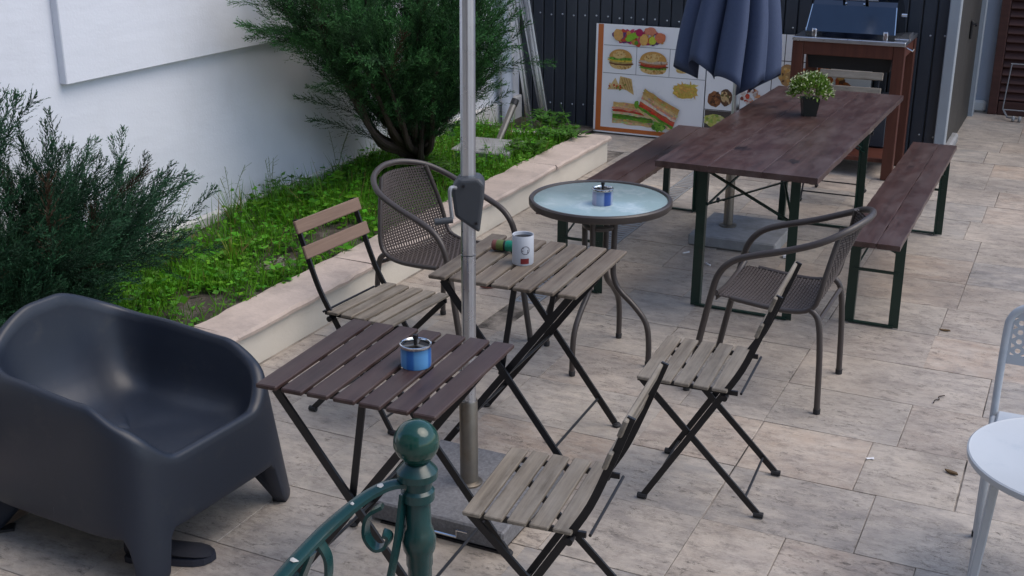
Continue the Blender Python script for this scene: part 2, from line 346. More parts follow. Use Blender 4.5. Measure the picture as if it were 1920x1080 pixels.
MB().add([(-4.22, 8.1, .05), (-3.5, 8.1, .03), (-3.5, 8.95, .03), (-4.22, 8.95, .06)], [(0, 1, 2, 3)]).build('soil_strip', 'soil', None, kind='structure')

# dark shed
sh = thing('shed', 'dark anthracite metal clad shed with vertical boards behind the posters', 'shed', (-2.5, 8.95, 0))
MB().box((-.05, 1.06, 1.22), (3.36, 2.06, 2.5)).build('wall_body', 'dkdoor', sh)
bw = .0968; bmesh_board = MB().box((0, 0, 1.22), (bw-.008, .02, 2.5), bev=.006).mesh('cladding_board', 'clad')
scr = MB().lathe([(.0075, 0), (.0075, .004), (.004, .007)], 8, R=Matrix.Rotation(pi/2, 3, 'X')).mesh('screw', 'screw')
for i in range(34):
    x = -1.69+bw*(i+.5); b = link('cladding_board', bmesh_board, sh, (x, .018, 0))
    for z in (.20, .91, 1.75): link('screw', scr, b, (.02, -.01, z+random.uniform(-.006, .006)))
MB().box((1.625, -.01, 1.22), (.075, .1, 2.5), bev=.006).build('corner_trim', 'greypaint', sh)
m = MB().box((1.645, .45, .04), (.06, .75, .08), bev=.015); m.build('plinth', 'concrete', sh)
MB().box((1.64, .55, 1.3), (.03, .9, 2.3), bev=.005).build('side_door', 'dkdoor', sh)
dh = MB().box((1.665, .9, .86), (.02, .05, .14), bev=.006); dh.tube([(1.67, .9, .9), (1.70, .9, .9), (1.70, .82, .9)], .008, 8); dh.build('door_handle', 'black', sh)
MB().box((1.625, 2.02, 1.22), (.09, .1, 2.5), bev=.006).build('rear_trim', 'greypaint', sh)
MB().box((1.6, 1.5, 1.22), (.03, .92, 2.4), bev=.005).build('rear_panel', 'dkdoor', sh)

# house wall with louvred shutter at the end of the passage
hw = thing('house_wall', 'pale blue grey house wall at the end of the passage', 'wall', (.9, 11.2, 0))
MB().box((.5, .15, 1.6), (4.6, .3, 3.3)).build('wall_body', 'bluewall', hw)
MB().box((-1.72, -.02, .05), (.14, .06, .1), bev=.02).build('plinth', 'plinth', hw)
st = thing('louvred_shutter', 'red brown wooden louvred shutter at the end of the passage', 'shutter', (-.72, 11.12, 0))
MB().box((.03, 0, 1.1), (.075, .06, 2.2), bev=.006).build('stile', 'redslat', st)
MB().box((.93, 0, 1.1), (.075, .06, 2.2), bev=.006).build('stile', 'redslat', st)
MB().box((.48, 0, .06), (.82, .055, .12), bev=.006).build('bottom_rail', 'redslat', st)
lv = MB().box((0, 0, 0), (.82, .018, .085), Matrix.Rotation(radians(-32), 3, 'X'), bev=.003).mesh('louvre', 'redslat')
for i in range(29): link('louvre', lv, st, (.48, 0, .165+i*.07))
rk = thing('wire_rack', 'thin chrome wire rack standing before the red brown shutter', 'rack', (-.6, 10.98, 0))
MB().tube(spline([(0, 0, .07), (.02, 0, .4), (.03, 0, .455), (.06, 0, .46), (.5, 0, .46)], 4), .005, 8).build('frame', 'handle', rk, True)
m = MB(); [m.tube([(.0+.005*i, -.0-.0*i, .07+.0*i), (.5, 0, .07)], .005, 6) for i in range(1)]; m.tube([(.01, -.02, .07), (.05, -.12, .03), (.13, -.15, .03)], .008, 8); m.build('lower_rail', 'handle', rk, True)
for i in range(2): MB().lathe([(.02, -.012), (.026, 0), (.02, .012)], 12, (.1+.05*i, -.15, .026), Matrix.Rotation(pi/2, 3, 'Y')).build('castor', 'concrete', rk, True)

# house behind the terrace steps, the one the railing belongs to
hs = thing('house', 'plastered two storey house behind the terrace steps', 'house', (-3.2, -2.6, 0))
MB().box((0, -2.5, 2.9), (12.5, 5, 5.8)).build('wall', 'house', hs)
MB().prism([(-6.6, 5.8), (6.6, 5.8), (6.6, 5.98), (-6.6, 5.98)], -5.3, .35).build('roof', 'redslat', hs)
for x in (-4.2, -1.6, 1.0, 4.2):
    for z in (1.5, 4.2):
        w_ = MB().box((x, .02, z), (1.1, .05, 1.3), bev=.01).build('window', 'greypaint', hs); MB().box((x, .05, z), (.95, .02, 1.15)).build('pane', 'lid', w_)
dr_ = MB().box((2.6, .02, 1.05), (1.0, .05, 2.1), bev=.01).build('door', 'redslat', hs); MB().tube([(2.98, .06, 1.0), (2.98, .10, 1.0), (2.88, .10, 1.0)], .012, 8).build('door_handle', 'chrome', dr_, True)
# ================================================================== FURNITURE
# --- folding bistro chair, local +X is the front
def bistro_chair(label, loc, rz, seat_mat='slat_pale', back_mat='slat_pale'):
    t = thing('folding_chair', label, 'chair', loc, rz, 'wooden slat folding chairs')
    s = MB().box((0, 0, 0), (.0505, .39, .012), bev=.0025).mesh('seat_slat', seat_mat)
    for i in range(5):
        o = link('seat_slat', s, t, (-.125+.0625*i, 0, .45)); o.rotation_euler = (0, radians(-2), random.uniform(-.008, .008))
    bs = MB().box((0, 0, 0), (.013, .40, .05), bev=.003).mesh('back_slat', back_mat)
    for x, z in ((-.272, .765), (-.237, .672)):
        o = link('back_slat', bs, t, (x, 0, z)); o.rotation_euler = (0, radians(-19), 0)
    for sy in (-1, 1):
        y = sy*.178
        up = spline([(-.290, y, .79), (-.243, y, .66), (-.192, y, .53), (-.135, y, .43)], 4)+[Vector((.115, y, .014))]
        m = MB()
        for a, b in zip(up, up[1:]): m.beam(a, b+(b-a)*.06, .008, .021, (1, 0, 0))
        m.build('back_leg', 'black', t)
        m = MB().beam((.145, sy*.158, .435), (-.27, sy*.158, .014), .008, .021, (1, 0, 0)); m.build('seat_leg', 'black', t)
        MB().beam((-.18, sy*.165, .437), (.155, sy*.165, .437), .008, .016).build('seat_rail', 'black', t)
        for p in ((.118, y, .010), (-.276, sy*.158, .010)): MB().tube([(p[0]-.014, p[1], p[2]), (p[0]+.018, p[1], p[2])], .0105, 8).build('foot_cap', 'rubber', t, True)
        MB().tube([(-.142, y-sy*.012, .425), (-.142, y+sy*.018, .425)], .011, 10).build('pivot_bolt', 'black', t, True)
    for x, z, h in ((-.225, .06, .158), (.085, .06, .178), (-.19, .437, .165)): MB().tube([(x, -h, z), (x, h, z)], .0045, 8).build('cross_rod', 'black', t, True)
    return t
bistro_chair('slat folding chair closest to the camera, at the dark brown table', (-1.172, 2.635, 0), pi+.10)
bistro_chair('slat folding chair on open paving in front of the wicker chair with empty seat', (-1.052, 3.655, 0), pi+.06)
bistro_chair('slat folding chair with tan back beside the low planter wall', (-2.286, 3.699, 0), -.064, 'slat_pale', 'slat_tan')
bistro_chair('folding chair half hidden behind the far end of the long brown table', (-1.365, 7.66, 0), -pi/2, 'slat_pale', 'slat_pale')

# --- folding bistro table
def bistro_table(label, loc, rz, mat):
    t = thing('folding_table', label, 'table', loc, rz, 'square slat folding tables')
    s = MB().box((0, 0, 0), (.0655, .54, .014), bev=.003).mesh('top_slat', mat)
    for i in range(7):
        o = link('top_slat', s, t, (-.2415+.0805*i, random.uniform(-.002, .002), .693)); o.rotation_euler = (0, 0, random.uniform(-.006, .006))
    for y in (-.215, 0, .215): MB().box((0, y, .678), (.52, .022 if y else .018, .014)).build('top_rail', 'black', t)
    for sy in (-1, 1):
        MB().beam((-.235, sy*.232, .674), (.26, sy*.232, .014), .009, .024, (1, 0, 0)).build('leg', 'black', t)
        MB().beam((.235, sy*.2, .674), (-.26, sy*.2, .014), .009, .024, (1, 0, 0)).build('leg', 'black', t)
        MB().beam((.03, sy*.216, .674), (-.02, sy*.216, .345), .007, .02, (1, 0, 0)).build('stay', 'black', t)
        for x, y in ((.268, sy*.232), (-.268, sy*.2)): MB().lathe([(.016, 0), (.018, .006), (.012, .014)], 10, (x, y, .001)).build('foot_cap', 'rubber', t, True)
    for x, z in ((.19, .105), (-.19, .105), (0, .345)): MB().tube([(x, -.232, z), (x, .232, z)], .005, 8).build('cross_rod', 'black', t, True)
    return t
bistro_table('square grey brown slat folding table holding the white mug', (-1.696, 3.71, 0), .034, 'slat_grey')
bistro_table('square dark brown slat folding table holding the light blue ashtray', (-1.675, 2.704, 0), .052, 'slat_dark')

# --- beer table and benches
def leg_frame(t, y, w, h, sgn, table):
    for sx in (-1, 1):
        x = sx*w
        m = MB().beam((x*.97, y, h), (x, y, .004), .044, .006, (0, 1, 0)); m.beam((x*.97-sx*.02, y+sgn*.014, h), (x-sx*.02, y+sgn*.014, .004), .006, .03, (0, 1, 0)); m.build('leg', 'green', t)
    MB().box((0, y, .009), (2*w, .022, .008)).build('foot_bar', 'green', t)
    if table:
        MB().beam((-w, y+sgn*.01, h-.03), (w, y+sgn*.01, h-.25), .006, .026, (0, 1, 0)).build('brace', 'green', t)
        MB().beam((-w, y+sgn*.02, h-.22), (w, y+sgn*.02, h-.03), .006, .026, (0, 1, 0)).build('brace', 'green', t)
        MB().tube([(-w+.02, y+sgn*.02, h-.22), (-.03, y+sgn*.40, h-.005)], .006, 8).build('stay', 'green', t, True)
        MB().tube([(w-.02, y+sgn*.02, h-.22), (.03, y+sgn*.40, h-.005)], .006, 8).build('stay', 'green', t, True)
        MB().box((0, y, h-.03), (2*w, .006, .03)).build('top_bar', 'green', t)
    else:
        MB().box((0, y, .27), (2*w, .012, .012)).build('foot_bar', 'green', t)
        MB().beam((-w, y+sgn*.01, h-.005), (w, y+sgn*.01, h-.1), .006, .02, (0, 1, 0)).build('brace', 'green', t)
        MB().beam((-w, y+sgn*.016, h-.1), (w, y+sgn*.016, h-.005), .006, .02, (0, 1, 0)).build('brace', 'green', t)
        MB().tube([(-w+.01, y+sgn*.02, .27), (-.02, y+sgn*.26, h-.005)], .005, 8).build('stay', 'green', t, True)
def chipped_board(w, L, th, jag=.003):
    n = 40; vs = []; hw = w/2
    for i in range(n+1):
        y = -L/2+L*i/n; e = 0 if i in (0, n) else random.uniform(-jag, jag)*.6
        q = random.choice((0, 0, 0, 0, 0, .002)); b = .002
        vs += [(-hw+e, y, -th), (-hw+e, y, -b), (-hw+b+e+q, y, 0), (hw-b+e-q, y, 0), (hw+e, y, -b), (hw+e, y, -th)]
    fs = [(i*6+k, i*6+(k+1) % 6, (i+1)*6+(k+1) % 6, (i+1)*6+k) for i in range(n) for k in range(6)]+[tuple(range(5, -1, -1)), tuple(n*6+k for k in range(6))]
    return MB().add(vs, fs)
bt = thing('beer_table', 'long dark brown trestle table with green steel legs and a potted plant', 'table', (-1.33, 6.2, 0), -.015)
for i, (w, x) in enumerate(((.248, -.2465), (.244, 0), (.248, .2465))): chipped_board(w-.0004, 2.187, .028).build('top_board', 'beer', bt, loc=(x, 0, .77))
for sx in (-1, 1): MB().box((sx*.335, 0, .733), (.03, 2.05, .022)).build('side_rail', 'edge', bt)
for y in (-.98, .98): MB().box((0, y, .733), (.635, .04, .022)).build('end_batten', 'edge', bt)
leg_frame(bt, -.83, .227, .722, 1, True); leg_frame(bt, .83, .227, .722, -1, True)
def bench(label, loc, rz):
    t = thing('beer_bench', label, 'bench', loc, rz, 'brown trestle benches')
    for w, x in ((.148, -.051), (.1, .0755)): chipped_board(w, 2.19, .024).build('seat_board', 'beer', t, loc=(x, 0, .48))
    for y in (-.95, .95, 0): MB().box((0, y, .446), (.21, .035, .02)).build('batten', 'edge', t)
    leg_frame(t, -.83, .103, .455, 1, False); leg_frame(t, .83, .103, .455, -1, False)
bench('brown trestle bench on the open paving side of the long table', (-.747, 6.307, 0), .003)
bench('brown trestle bench between the long table and the food posters', (-2.165, 6.159, 0), .0)

# --- round glass table
rt = thing('round_glass_table', 'round frosted glass table with brown rim and four curved legs', 'table', (-1.768, 4.57, 0), radians(-3))
MB().lathe([(.283, .704), (.283, .712), (.278, .715)], 64).build('glass_top', 'glass', rt, True)
MB().lathe([(.282, .690), (.296, .688), (.302, .696), (.302, .716), (.297, .722), (.286, .721), (.282, .714), (.282, .690)], 64, caps=False).build('rim', 'tube', rt, True)
for k in range(4):
    a = k*pi/2; ca, sa = cos(a), sin(a)
    P = [(.24, .698), (.12, .694), (.078, .67), (.070, .6), (.068, .45), (.072, .38), (.10, .325), (.17, .265), (.225, .20), (.243, .12), (.245, .012)]
    m = MB().tube(spline([(r*ca, r*sa, z) for r, z in P], 5), .0125, 10); m.build('leg', 'tube', rt, True)
    MB().lathe([(.014, 0), (.0145, .02), (.013, .022)], 10, (.245*ca, .245*sa, .0005)).build('foot_cap', 'rubber', rt, True)
for z in (.6, .43): MB().tube([(.062*cos(a), .062*sin(a), z) for a in np.linspace(0, 2*pi, 24, endpoint=False)], .012, 8, True).build('collar_ring', 'tube', rt, True)

# --- wicker stacking armchair, local +X front
def wicker_chair(label, loc, rz):
    t = thing('wicker_chair', label, 'chair', loc, rz, 'taupe wicker armchairs')
    half = [(.30, .225, .012), (.255, .225, .25), (.222, .226, .42), (.195, .227, .52), (.14, .228, .583), (.05, .229, .62), (-.07, .229, .655), (-.19, .220, .70), (-.275, .165, .742), (-.322, .075, .765)]
    P = half+[(-.333, 0, .77)]+[(x, -y, z) for x, y, z in half[::-1]]
    MB().tube(spline(P, 5), .0135, 12).build('arm_tube', 'tube', t, True)
    prof = spline([(.205, 0, .405), (.19, 0, .424), (.12, 0, .420), (0, 0, .408), (-.10, 0, .406), (-.17, 0, .425), (-.205, 0, .48), (-.235, 0, .56), (-.27, 0, .65), (-.308, 0, .745)], 14)
    d = [0]
    for a, b in zip(prof, prof[1:]): d.append(d[-1]+(b-a).length)
    D = d[-1]
    def at_(s):
        s = max(0, min(D, s))
        for i in range(len(d)-1):
            if d[i+1] >= s: f = (s-d[i])/(d[i+1]-d[i]); return prof[i].lerp(prof[i+1], f), (prof[i+1]-prof[i]).normalized()
        return prof[-1], (prof[-1]-prof[-2]).normalized()
    def half_w(s):
        p, _ = at_(s); return .205 if p.z < .47 else .205-.07*((p.z-.47)/.28)**1.3
    def surf(s, u, off=0):
        p, tg = at_(s); w = half_w(s); nrm = Vector((-tg.z, 0, tg.x)); nrm = -nrm if nrm.z < 0 and p.z < .45 else nrm
        cup = .055*(u*u)*max(0, (p.z-.45)/.3) ; sag = -.012*(1-u*u) if p.z < .44 else 0
        return Vector((p.x+cup, u*w, p.z+sag))+Vector((tg.z, 0, -tg.x))*-off
    m = MB()
    nw = 58
    for i in range(nw):
        s = .012+(D-.02)*i/(nw-1); ph = i % 2; nseg = 26
        m.tube([surf(s, -1+2*k/nseg, .0026*(1 if (k+ph) % 2 else -1)) for k in range(nseg+1)], .0043, 4, caps=False)
    for k in range(27):
        u = -1+2*k/26; m.tube([surf(D*j/60, u) for j in range(61)], .0037, 4, caps=False)
    o = m.build('woven_seat_and_back', 'weave', t, True)
    for sy in (-1, 1):
        F = [surf(D*j/30, sy*1.03) for j in range(3, 31)]
        MB().tube(F, .0105, 10).build('side_tube', 'tube', t, True)
        MB().tube(spline([(-.17, sy*.212, .425), (-.205, sy*.216, .385), (-.222, sy*.218, .25), (-.232, sy*.219, .008)], 5), .0125, 10).build('rear_leg', 'tube', t, True)
        for x, y in ((.301, .225), (-.232, .219)): MB().lathe([(.0145, 0), (.0145, .02)], 10, (x, sy*y, .0005)).build('foot_cap', 'rubber', t, True)
    MB().tube(spline([(.205, -.222, .44), (.212, -.15, .415), (.214, 0, .402), (.212, .15, .415), (.205, .222, .44)], 6), .012, 10).build('front_bar', 'tube', t, True)
    MB().tube([(-.205, -.215, .38), (-.205, .215, .38)], .01, 8).build('rear_bar', 'tube', t, True)
    return t
wicker_chair('taupe wicker armchair on the paving between the round table and the bench', (-.998, 4.62, 0), pi)
wicker_chair('taupe wicker armchair beside the planter wall behind the aluminium pole', (-2.45, 4.46, 0), radians(-14))

# --- moulded resin armchair, local +X front
def moulded_armchair():
    t = thing('moulded_armchair', 'dark grey moulded plastic armchair in the left foreground', 'armchair', (-2.615, 2.655, 0), radians(-3))
    N = 180
    def sm(x, a, b): x = max(0, min(1, (x-a)/(b-a))); return x*x*(3-2*x)
    def outline(a, hx, hy, e=5.0):
        c, s_ = cos(a), sin(a); r = (abs(c/hx)**e+abs(s_/hy)**e)**(-1/e); return r*c, r*s_
    def dd(a): return abs((a+pi) % (2*pi)-pi)
    def rim(a):
        d = dd(a); return .380+.105*sm(d, .46, .84)+.065*sm(d, .74, 1.2)+.02*sm(d, 1.2, 2.1)+.125*sm(d, 2.1, 3.0)
    def hem(a):
        d = dd(a); z = .165
        for c0 in (.735, 2.41): z *= sm(abs(d-c0), .085, .16)
        return z
    A = [2*pi*i/N for i in range(N)]; rings = []
    def ring(f, hx, hy, e, dz=0):
        R_ = []
        for a in A:
            zr, zh = rim(a), hem(a); z = zh+(zr-zh)*f+dz; sp = 1-z/.7
            x, y = outline(a, hx+.05*sp, hy+.10*sp, e)
            if x < 0: x = x*1.13-.02*(z/.7)**2+.02*sp
            R_.append((x, y, z))
        rings.append(R_)
    ring(0, .300, .270, 5, .004)
    ring(0, .325, .297, 5); ring(.02, .327, .299, 5)
    for f in (.12, .3, .5, .7, .86): ring(f, .327, .299, 5)
    ring(.955, .326, .298, 5); ring(.985, .323, .295, 4.8); ring(1., .315, .287, 4.6); ring(1., .306, .278, 4.4); ring(.985, .299, .271, 4.3)
    seat = .318; top = rings[-1]
    for f, ins in ((.10, .004), (.22, .010), (.40, .018), (.58, .026), (.74, .036), (.87, .050), (.95, .068), (.99, .09), (1., .12)):
        R_ = []
        for a, (x0, y0, z0) in zip(A, top):
            d = dd(a); front = 1-sm(d, .45, .8); bk = sm(d, 2.1, 2.8); z = z0+(seat-z0)*(f if front < .5 else f**.8); z = max(z, seat)
            i_ = ins*(1+1.3*bk*f+.2*(1-front)*(1-bk)); L = hypot(x0, y0); k = max(.15, 1-i_/L*1.05); R_.append((x0*k, y0*k, z))
        rings.append(R_)
    last = rings[-1]
    for sc in (.66, .33, .08): rings.append([(x*sc-.03*(1-sc), y*sc, seat-.012*(1-sc)) for x, y, z in last])
    vs = [p for R_ in rings for p in R_]; nr = len(rings)
    fs = [(i*N+k, i*N+(k+1) % N, (i+1)*N+(k+1) % N, (i+1)*N+k) for i in range(nr-1) for k in range(N)]+[tuple((nr-1)*N+k for k in range(N))]
    b = len(vs)
    for a in A: x, y = outline(a, .29, .27); vs.append((x, y, min(.27, hem(a)+.13)))
    fs += [(b+k, b+(k+1) % N, (k+1) % N, k) for k in range(N)]
    link('shell', MB().add(vs, fs).mesh('shell', 'armchair', True, 80), t)
    for a in (.735, -.735, 2.41, -2.41):
        x, y = outline(a, .35, .37); MB().box((x, y, .004), (.05, .045, .008), Matrix.Rotation(a, 3, 'Z'), bev=.002).build('foot_pad', 'rubber', t)
moulded_armchair()

# --- granite based parasol stands and poles
def slab(t, w, h, mat='granite'): MB().box((0, 0, h/2+.006), (w, w, h), bev=.006).build('base_slab', mat, t)
pp = thing('parasol_pole', 'aluminium parasol pole with dark crank housing on a granite base', 'parasol pole', (-1.68, 3.19, 0))
slab(pp, .49, .068)
MB().box((.02, -.03, .003), (.44, .44, .006)).build('underframe', 'black', pp)
n = 40; prof = [(.0232 if k % 5 else .0218) for k in range(n)]
def fluted(z0, z1, lean=.007):
    vs = [(prof[k]*cos(2*pi*k/n)+lean*z, prof[k]*sin(2*pi*k/n), z) for z in (z0, z1) for k in range(n)]
    return MB().add(vs, [(k, (k+1) % n, n+(k+1) % n, n+k) for k in range(n)]+[tuple(range(n-1, -1, -1)), tuple(n+k for k in range(n))])
fluted(.36, .883).build('lower_pole', 'alu', pp, True); fluted(.886, 2.6).build('upper_pole', 'alu', pp, True)
MB().lathe([(.0305, .074), (.0305, .378), (.029, .381), (.027, .381)], 28).build('sleeve', 'oldsteel', pp, True)
MB().lathe([(.045, .074), (.045, .08), (.033, .086)], 28).build('flange', 'oldsteel', pp, True)
HR = Matrix.Rotation(radians(25.5), 3, 'Z')          # the housing faces the seats by the wall
hp = [(-.026, 1.14), (.036, 1.142), (.053, 1.122), (.050, 1.075), (.036, .965), (-.014, 1.0), (-.040, 1.018), (-.050, 1.105)]
hb = MB().prism(hp, -.046, .042); hb.v = [tuple(HR @ Vector(q)+Vector((.007, 0, 0))) for q in hb.v]
ho = hb.build('crank_housing', 'dkplastic', pp); bv = ho.modifiers.new('bevel', 'BEVEL'); bv.width = .012; bv.segments = 3
def hpt(x, y, z): return HR @ Vector((x, y, z))+Vector((.007, 0, 0))
ck = MB().tube([hpt(*q) for q in spline([(-.035, -.045, 1.112), (-.05, -.062, 1.116), (-.053, -.066, 1.09), (-.047, -.066, 1.02)], 4)], .006, 8).build('crank_arm', 'handle', pp, True)
MB().tube([hpt(-.045, -.068, 1.017), hpt(-.10, -.078, 1.013)], .010, 12).build('crank_knob', 'dkplastic', ck, True)
for x, z in ((-.012, 1.118), (.026, 1.0)): MB().lathe([(.0045, -.002), (.0045, .006)], 8, hpt(x, -.047, z), HR @ Matrix.Rotation(pi/2, 3, 'X')).build('bolt', 'black', pp)
MB().tube([(-.02, -.262, .03), (.09, -.262, .03), (.09, -.262, .055), (.13, -.262, .055)], .004, 6).build('lever', 'chrome', pp, True)

pu = thing('closed_parasol', 'closed navy blue parasol standing between the long table and its bench', 'parasol', (-1.745, 6.56, 0))
MB().box((.09, 0, .036), (.5, .5, .066), bev=.008).build('base_slab', 'concrete', pu)
MB().tube([(0, 0, .07), (0, 0, .5)], .027, 20).build('sleeve', 'oldsteel', pu, True)
MB().lathe([(.05, .07), (.05, .077), (.03, .083)], 24).build('flange', 'oldsteel', pu, True)
MB().tube([(0, 0, .45), (0, 0, 2.75)], .022, 18).build('pole', 'alu', pu, True)
kn = MB().tube([(-.025, -.01, .22), (-.06, -.02, .22)], .005, 8); kn.lathe([(.016, -.006), (.016, .006)], 10, (-.062, -.021, .22), Matrix.Rotation(pi/2, 3, 'Y')); kn.build('clamp_knob', 'black', pu)
def canopy():
    N = 160; nz = 34; rings = []
    rr = np.random.default_rng(4); amp = rr.uniform(.75, 1.25, 8); ph = rr.uniform(-.25, .25, 8)
    for j in range(nz+1):
        t = j/nz; R = []
        for k in range(N):
            a = 2*pi*k/N; q = a/(2*pi)*8; i = int(q) % 8; u = (q-int(q))
            fold = abs(sin(pi*(u)))**.65            # pleats hang as 8 gores
            wv = .5*(1+sin(2*pi*u*1.5+ph[i]*6))*.12
            base = .045+.235*(1-t)**.7
            rad = base*(.52+.50*fold*amp[i]/1.1+wv*.7*(1-t))
            hemz = .965+.10*(cos(a+2.6))*.5+.075*(1-fold)*-1+.035*sin(3*a+1)
            z = hemz+(2.45-hemz)*t
            x = rad*cos(a)+.012*sin(9*t+a); y = rad*sin(a)*.95
            R.append((x-.075*(1-t), y, z))
        rings.append(R)
    vs = [p for R in rings for p in R]
    fs = [(i*N+k, i*N+(k+1) % N, (i+1)*N+(k+1) % N, (i+1)*N+k) for i in range(nz) for k in range(N)]
    o = MB().add(vs, fs).build('canopy', 'navy', pu, True)
    s = o.modifiers.new('solid', 'SOLIDIFY'); s.thickness = .004
    for k in range(8):
        a = 2*pi*(k+.1)/8; MB().tube([(.06*cos(a)-.05, .06*sin(a), .98), (.02*cos(a), .02*sin(a), 2.3)], .007, 6).build('rib', 'alu', pu)
canopy()
MB().lathe([(.03, 2.75), (.035, 2.78), (.01, 2.83)], 16).build('finial', 'dkplastic', pu, True)

ub = thing('umbrella_base', 'concrete umbrella base with tilted steel tube lying in the grass bed', 'umbrella base', (-3.66, 7.28, .1), radians(4))
MB().box((0, 0, .06), (.42, .36, .10), Matrix.Rotation(radians(3), 3, 'X'), bev=.008).build('base_slab', 'concrete', ub)
MB().tube([(-.005, .20, .08), (.04, .40, .335)], .024, 18).build('tube', 'oldsteel', ub, True)
MB().tube([(.037, .388, .32), (.043, .415, .354)], .028, 18).build('tube_collar', 'black', ub, True)
def profile_thing(label, p0, p1, w):
    t = thing('aluminium_profile', label, 'metal bar', p0, 0, 'bars leaning in the corner'); d = Vector(p1)-Vector(p0)
    MB().beam((0, 0, 0), d, w, .03, (0, 1, 0), .002).build('bar', 'alu', t); MB().beam((0, -.02, .001), d+Vector((0, -.02, 0)), w*.3, .012, (0, 1, 0)).build('lip', 'alu', t)
profile_thing('leaning aluminium bar closer to the white wall in the corner', (-3.93, 8.58, .06), (-4.13, 8.42, 1.75), .045)
profile_thing('leaning aluminium bar with foot closer to the dark shed', (-3.82, 8.66, .06), (-4.10, 8.58, 1.75), .05)
profile_thing('thin dull bar leaning between the two bright aluminium bars', (-3.865, 8.70, .06), (-4.16, 8.62, 1.65), .03)

# --- railing in the foreground
def railing():
    t = thing('railing', 'green painted iron railing with ball topped post in the foreground', 'railing', (-.893, 1.513, 0), radians(25.5))
    MB().lathe([(.0205, 0), (.0205, .93), (.0225, .935), (.0225, .955), (.027, .965), (.029, .985), (.025, 1.0), (.0215, 1.01), (.021, 1.055), (.028, 1.06), (.028, 1.075), (.0235, 1.08), (.026, 1.095), (.034, 1.10), (.034, 1.112), (.029, 1.118), (.020, 1.127)], 28).build('post', 'rail', t, True)
    r = .0375; zc = 1.163; MB().lathe([(.017, zc-.036)]+[(sqrt(max(1e-6, r*r-z*z))*(1.012 if abs(z+.006) < .0025 else 1), zc+z) for z in np.linspace(-.033, .0374, 26)], 40).build('ball_finial', 'ball', t, True)
    P = spline([(.0, -.005, 1.09), (-.04, -.012, 1.092), (-.08, -.03, 1.08), (-.125, -.06, 1.055), (-.165, -.10, 1.03), (-.21, -.15, .995), (-.27, -.22, .94), (-.36, -.32, .86)], 6)
    m = MB()
    vs = []
    for i, p in enumerate(P):
        q = P[min(i+1, len(P)-1)]-P[max(i-1, 0)]; q.normalize(); side = q.cross(Vector((0, 0, 1))).normalized(); up = side.cross(q)
        for a, b in ((-.0125, -.004), (-.0125, .003), (-.008, .006), (.008, .006), (.0125, .003), (.0125, -.004)): vs.append(p+side*a+up*b)
    n = len(P); m.add(vs, [(i*6+k, i*6+(k+1) % 6, (i+1)*6+(k+1) % 6, (i+1)*6+k) for i in range(n-1) for k in range(6)]+[tuple(range(5, -1, -1)), tuple((n-1)*6+k for k in range(6))])
    hr = m.build('handrail', 'rail', t, True)
    def flat(P, name, w=.02, th=.006, mat='rail'):
        vs = []
        for i, p in enumerate(P):
            q = (P[min(i+1, len(P)-1)]-P[max(i-1, 0)]).normalized(); side = Vector((.35, .94, 0)) ; side = (side-q*side.dot(q)).normalized(); up = side.cross(q)
            for a, b in ((-1, -1), (-1, 1), (1, 1), (1, -1)): vs.append(p+side*a*w/2+up*b*th/2)
        n = len(P); return MB().add(vs, [(i*4+k, i*4+(k+1) % 4, (i+1)*4+(k+1) % 4, (i+1)*4+k) for i in range(n-1) for k in range(4)]+[(3, 2, 1, 0), tuple((n-1)*4+k for k in range(4))]).build(name, mat, t, True)
    flat(spline([(-.022, -.01, 1.075), (-.032, -.02, 1.0), (-.046, -.03, .93), (-.066, -.035, .84), (-.09, -.04, .74), (-.1, -.04, .6)], 6), 'baluster_bar', .024)
    flat(spline([(-.055, -.03, 1.062), (-.078, -.03, 1.045), (-.084, -.03, 1.01), (-.070, -.03, .985), (-.052, -.03, .988), (-.046, -.03, 1.005), (-.056, -.03, 1.012)], 6), 'scroll', .02)
    flat(spline([(-.15, -.09, 1.03), (-.138, -.09, 1.0), (-.142, -.09, .955), (-.165, -.09, .925), (-.195, -.09, .93), (-.205, -.09, .955), (-.19, -.09, .97)], 6), 'scroll', .02)
    flat(spline([(-.16, -.105, 1.02), (-.185, -.11, .95), (-.195, -.12, .85), (-.19, -.12, .7)], 6), 'baluster_bar', .024)
    for i, s in ((9, .008), (15, .006), (27, .009), (33, .006)):
        p = P[i]; MB().lathe([(s, .0), (s*.6, .0014)], 7, p+Vector((.003, .0, .0062))).build('paint_chip', 'chip', hr)
railing()

# --- barbecue on a wooden stand
gb = thing('barbecue_grill', 'black lidded barbecue on red brown wooden stand against the dark shed', 'barbecue', (-1.47, 8.31, 0))
for x in (-.335, .335):
    for y in (.03, .5): MB().box((x, y, .455), (.075, .06, .905), bev=.004).build('post', 'redwood', gb)
for y in (.03, .5): MB().box((0, y, .865), (.595, .055, .09), bev=.004).build('top_rail', 'redwood', gb)
for x in (-.335, .335): MB().box((x, .265, .865), (.05, .40, .085), bev=.004).build('side_rail', 'redwood', gb)
MB().box((0, .265, .12), (.60, .40, .03), bev=.003).build('bottom_shelf', 'redwood', gb)
MB().box((0, .26, .924), (.745, .56, .028), bev=.003).build('steel_plate', 'alu', gb)
MB().prism([(-.27, .72), (.27, .72), (.30, .9), (-.30, .9)], .09, .46).build('fire_box', 'black', gb)
MB().box((0, .44, .33), (.5, .12, .38), bev=.01).build('gas_cabinet', 'clad', gb)
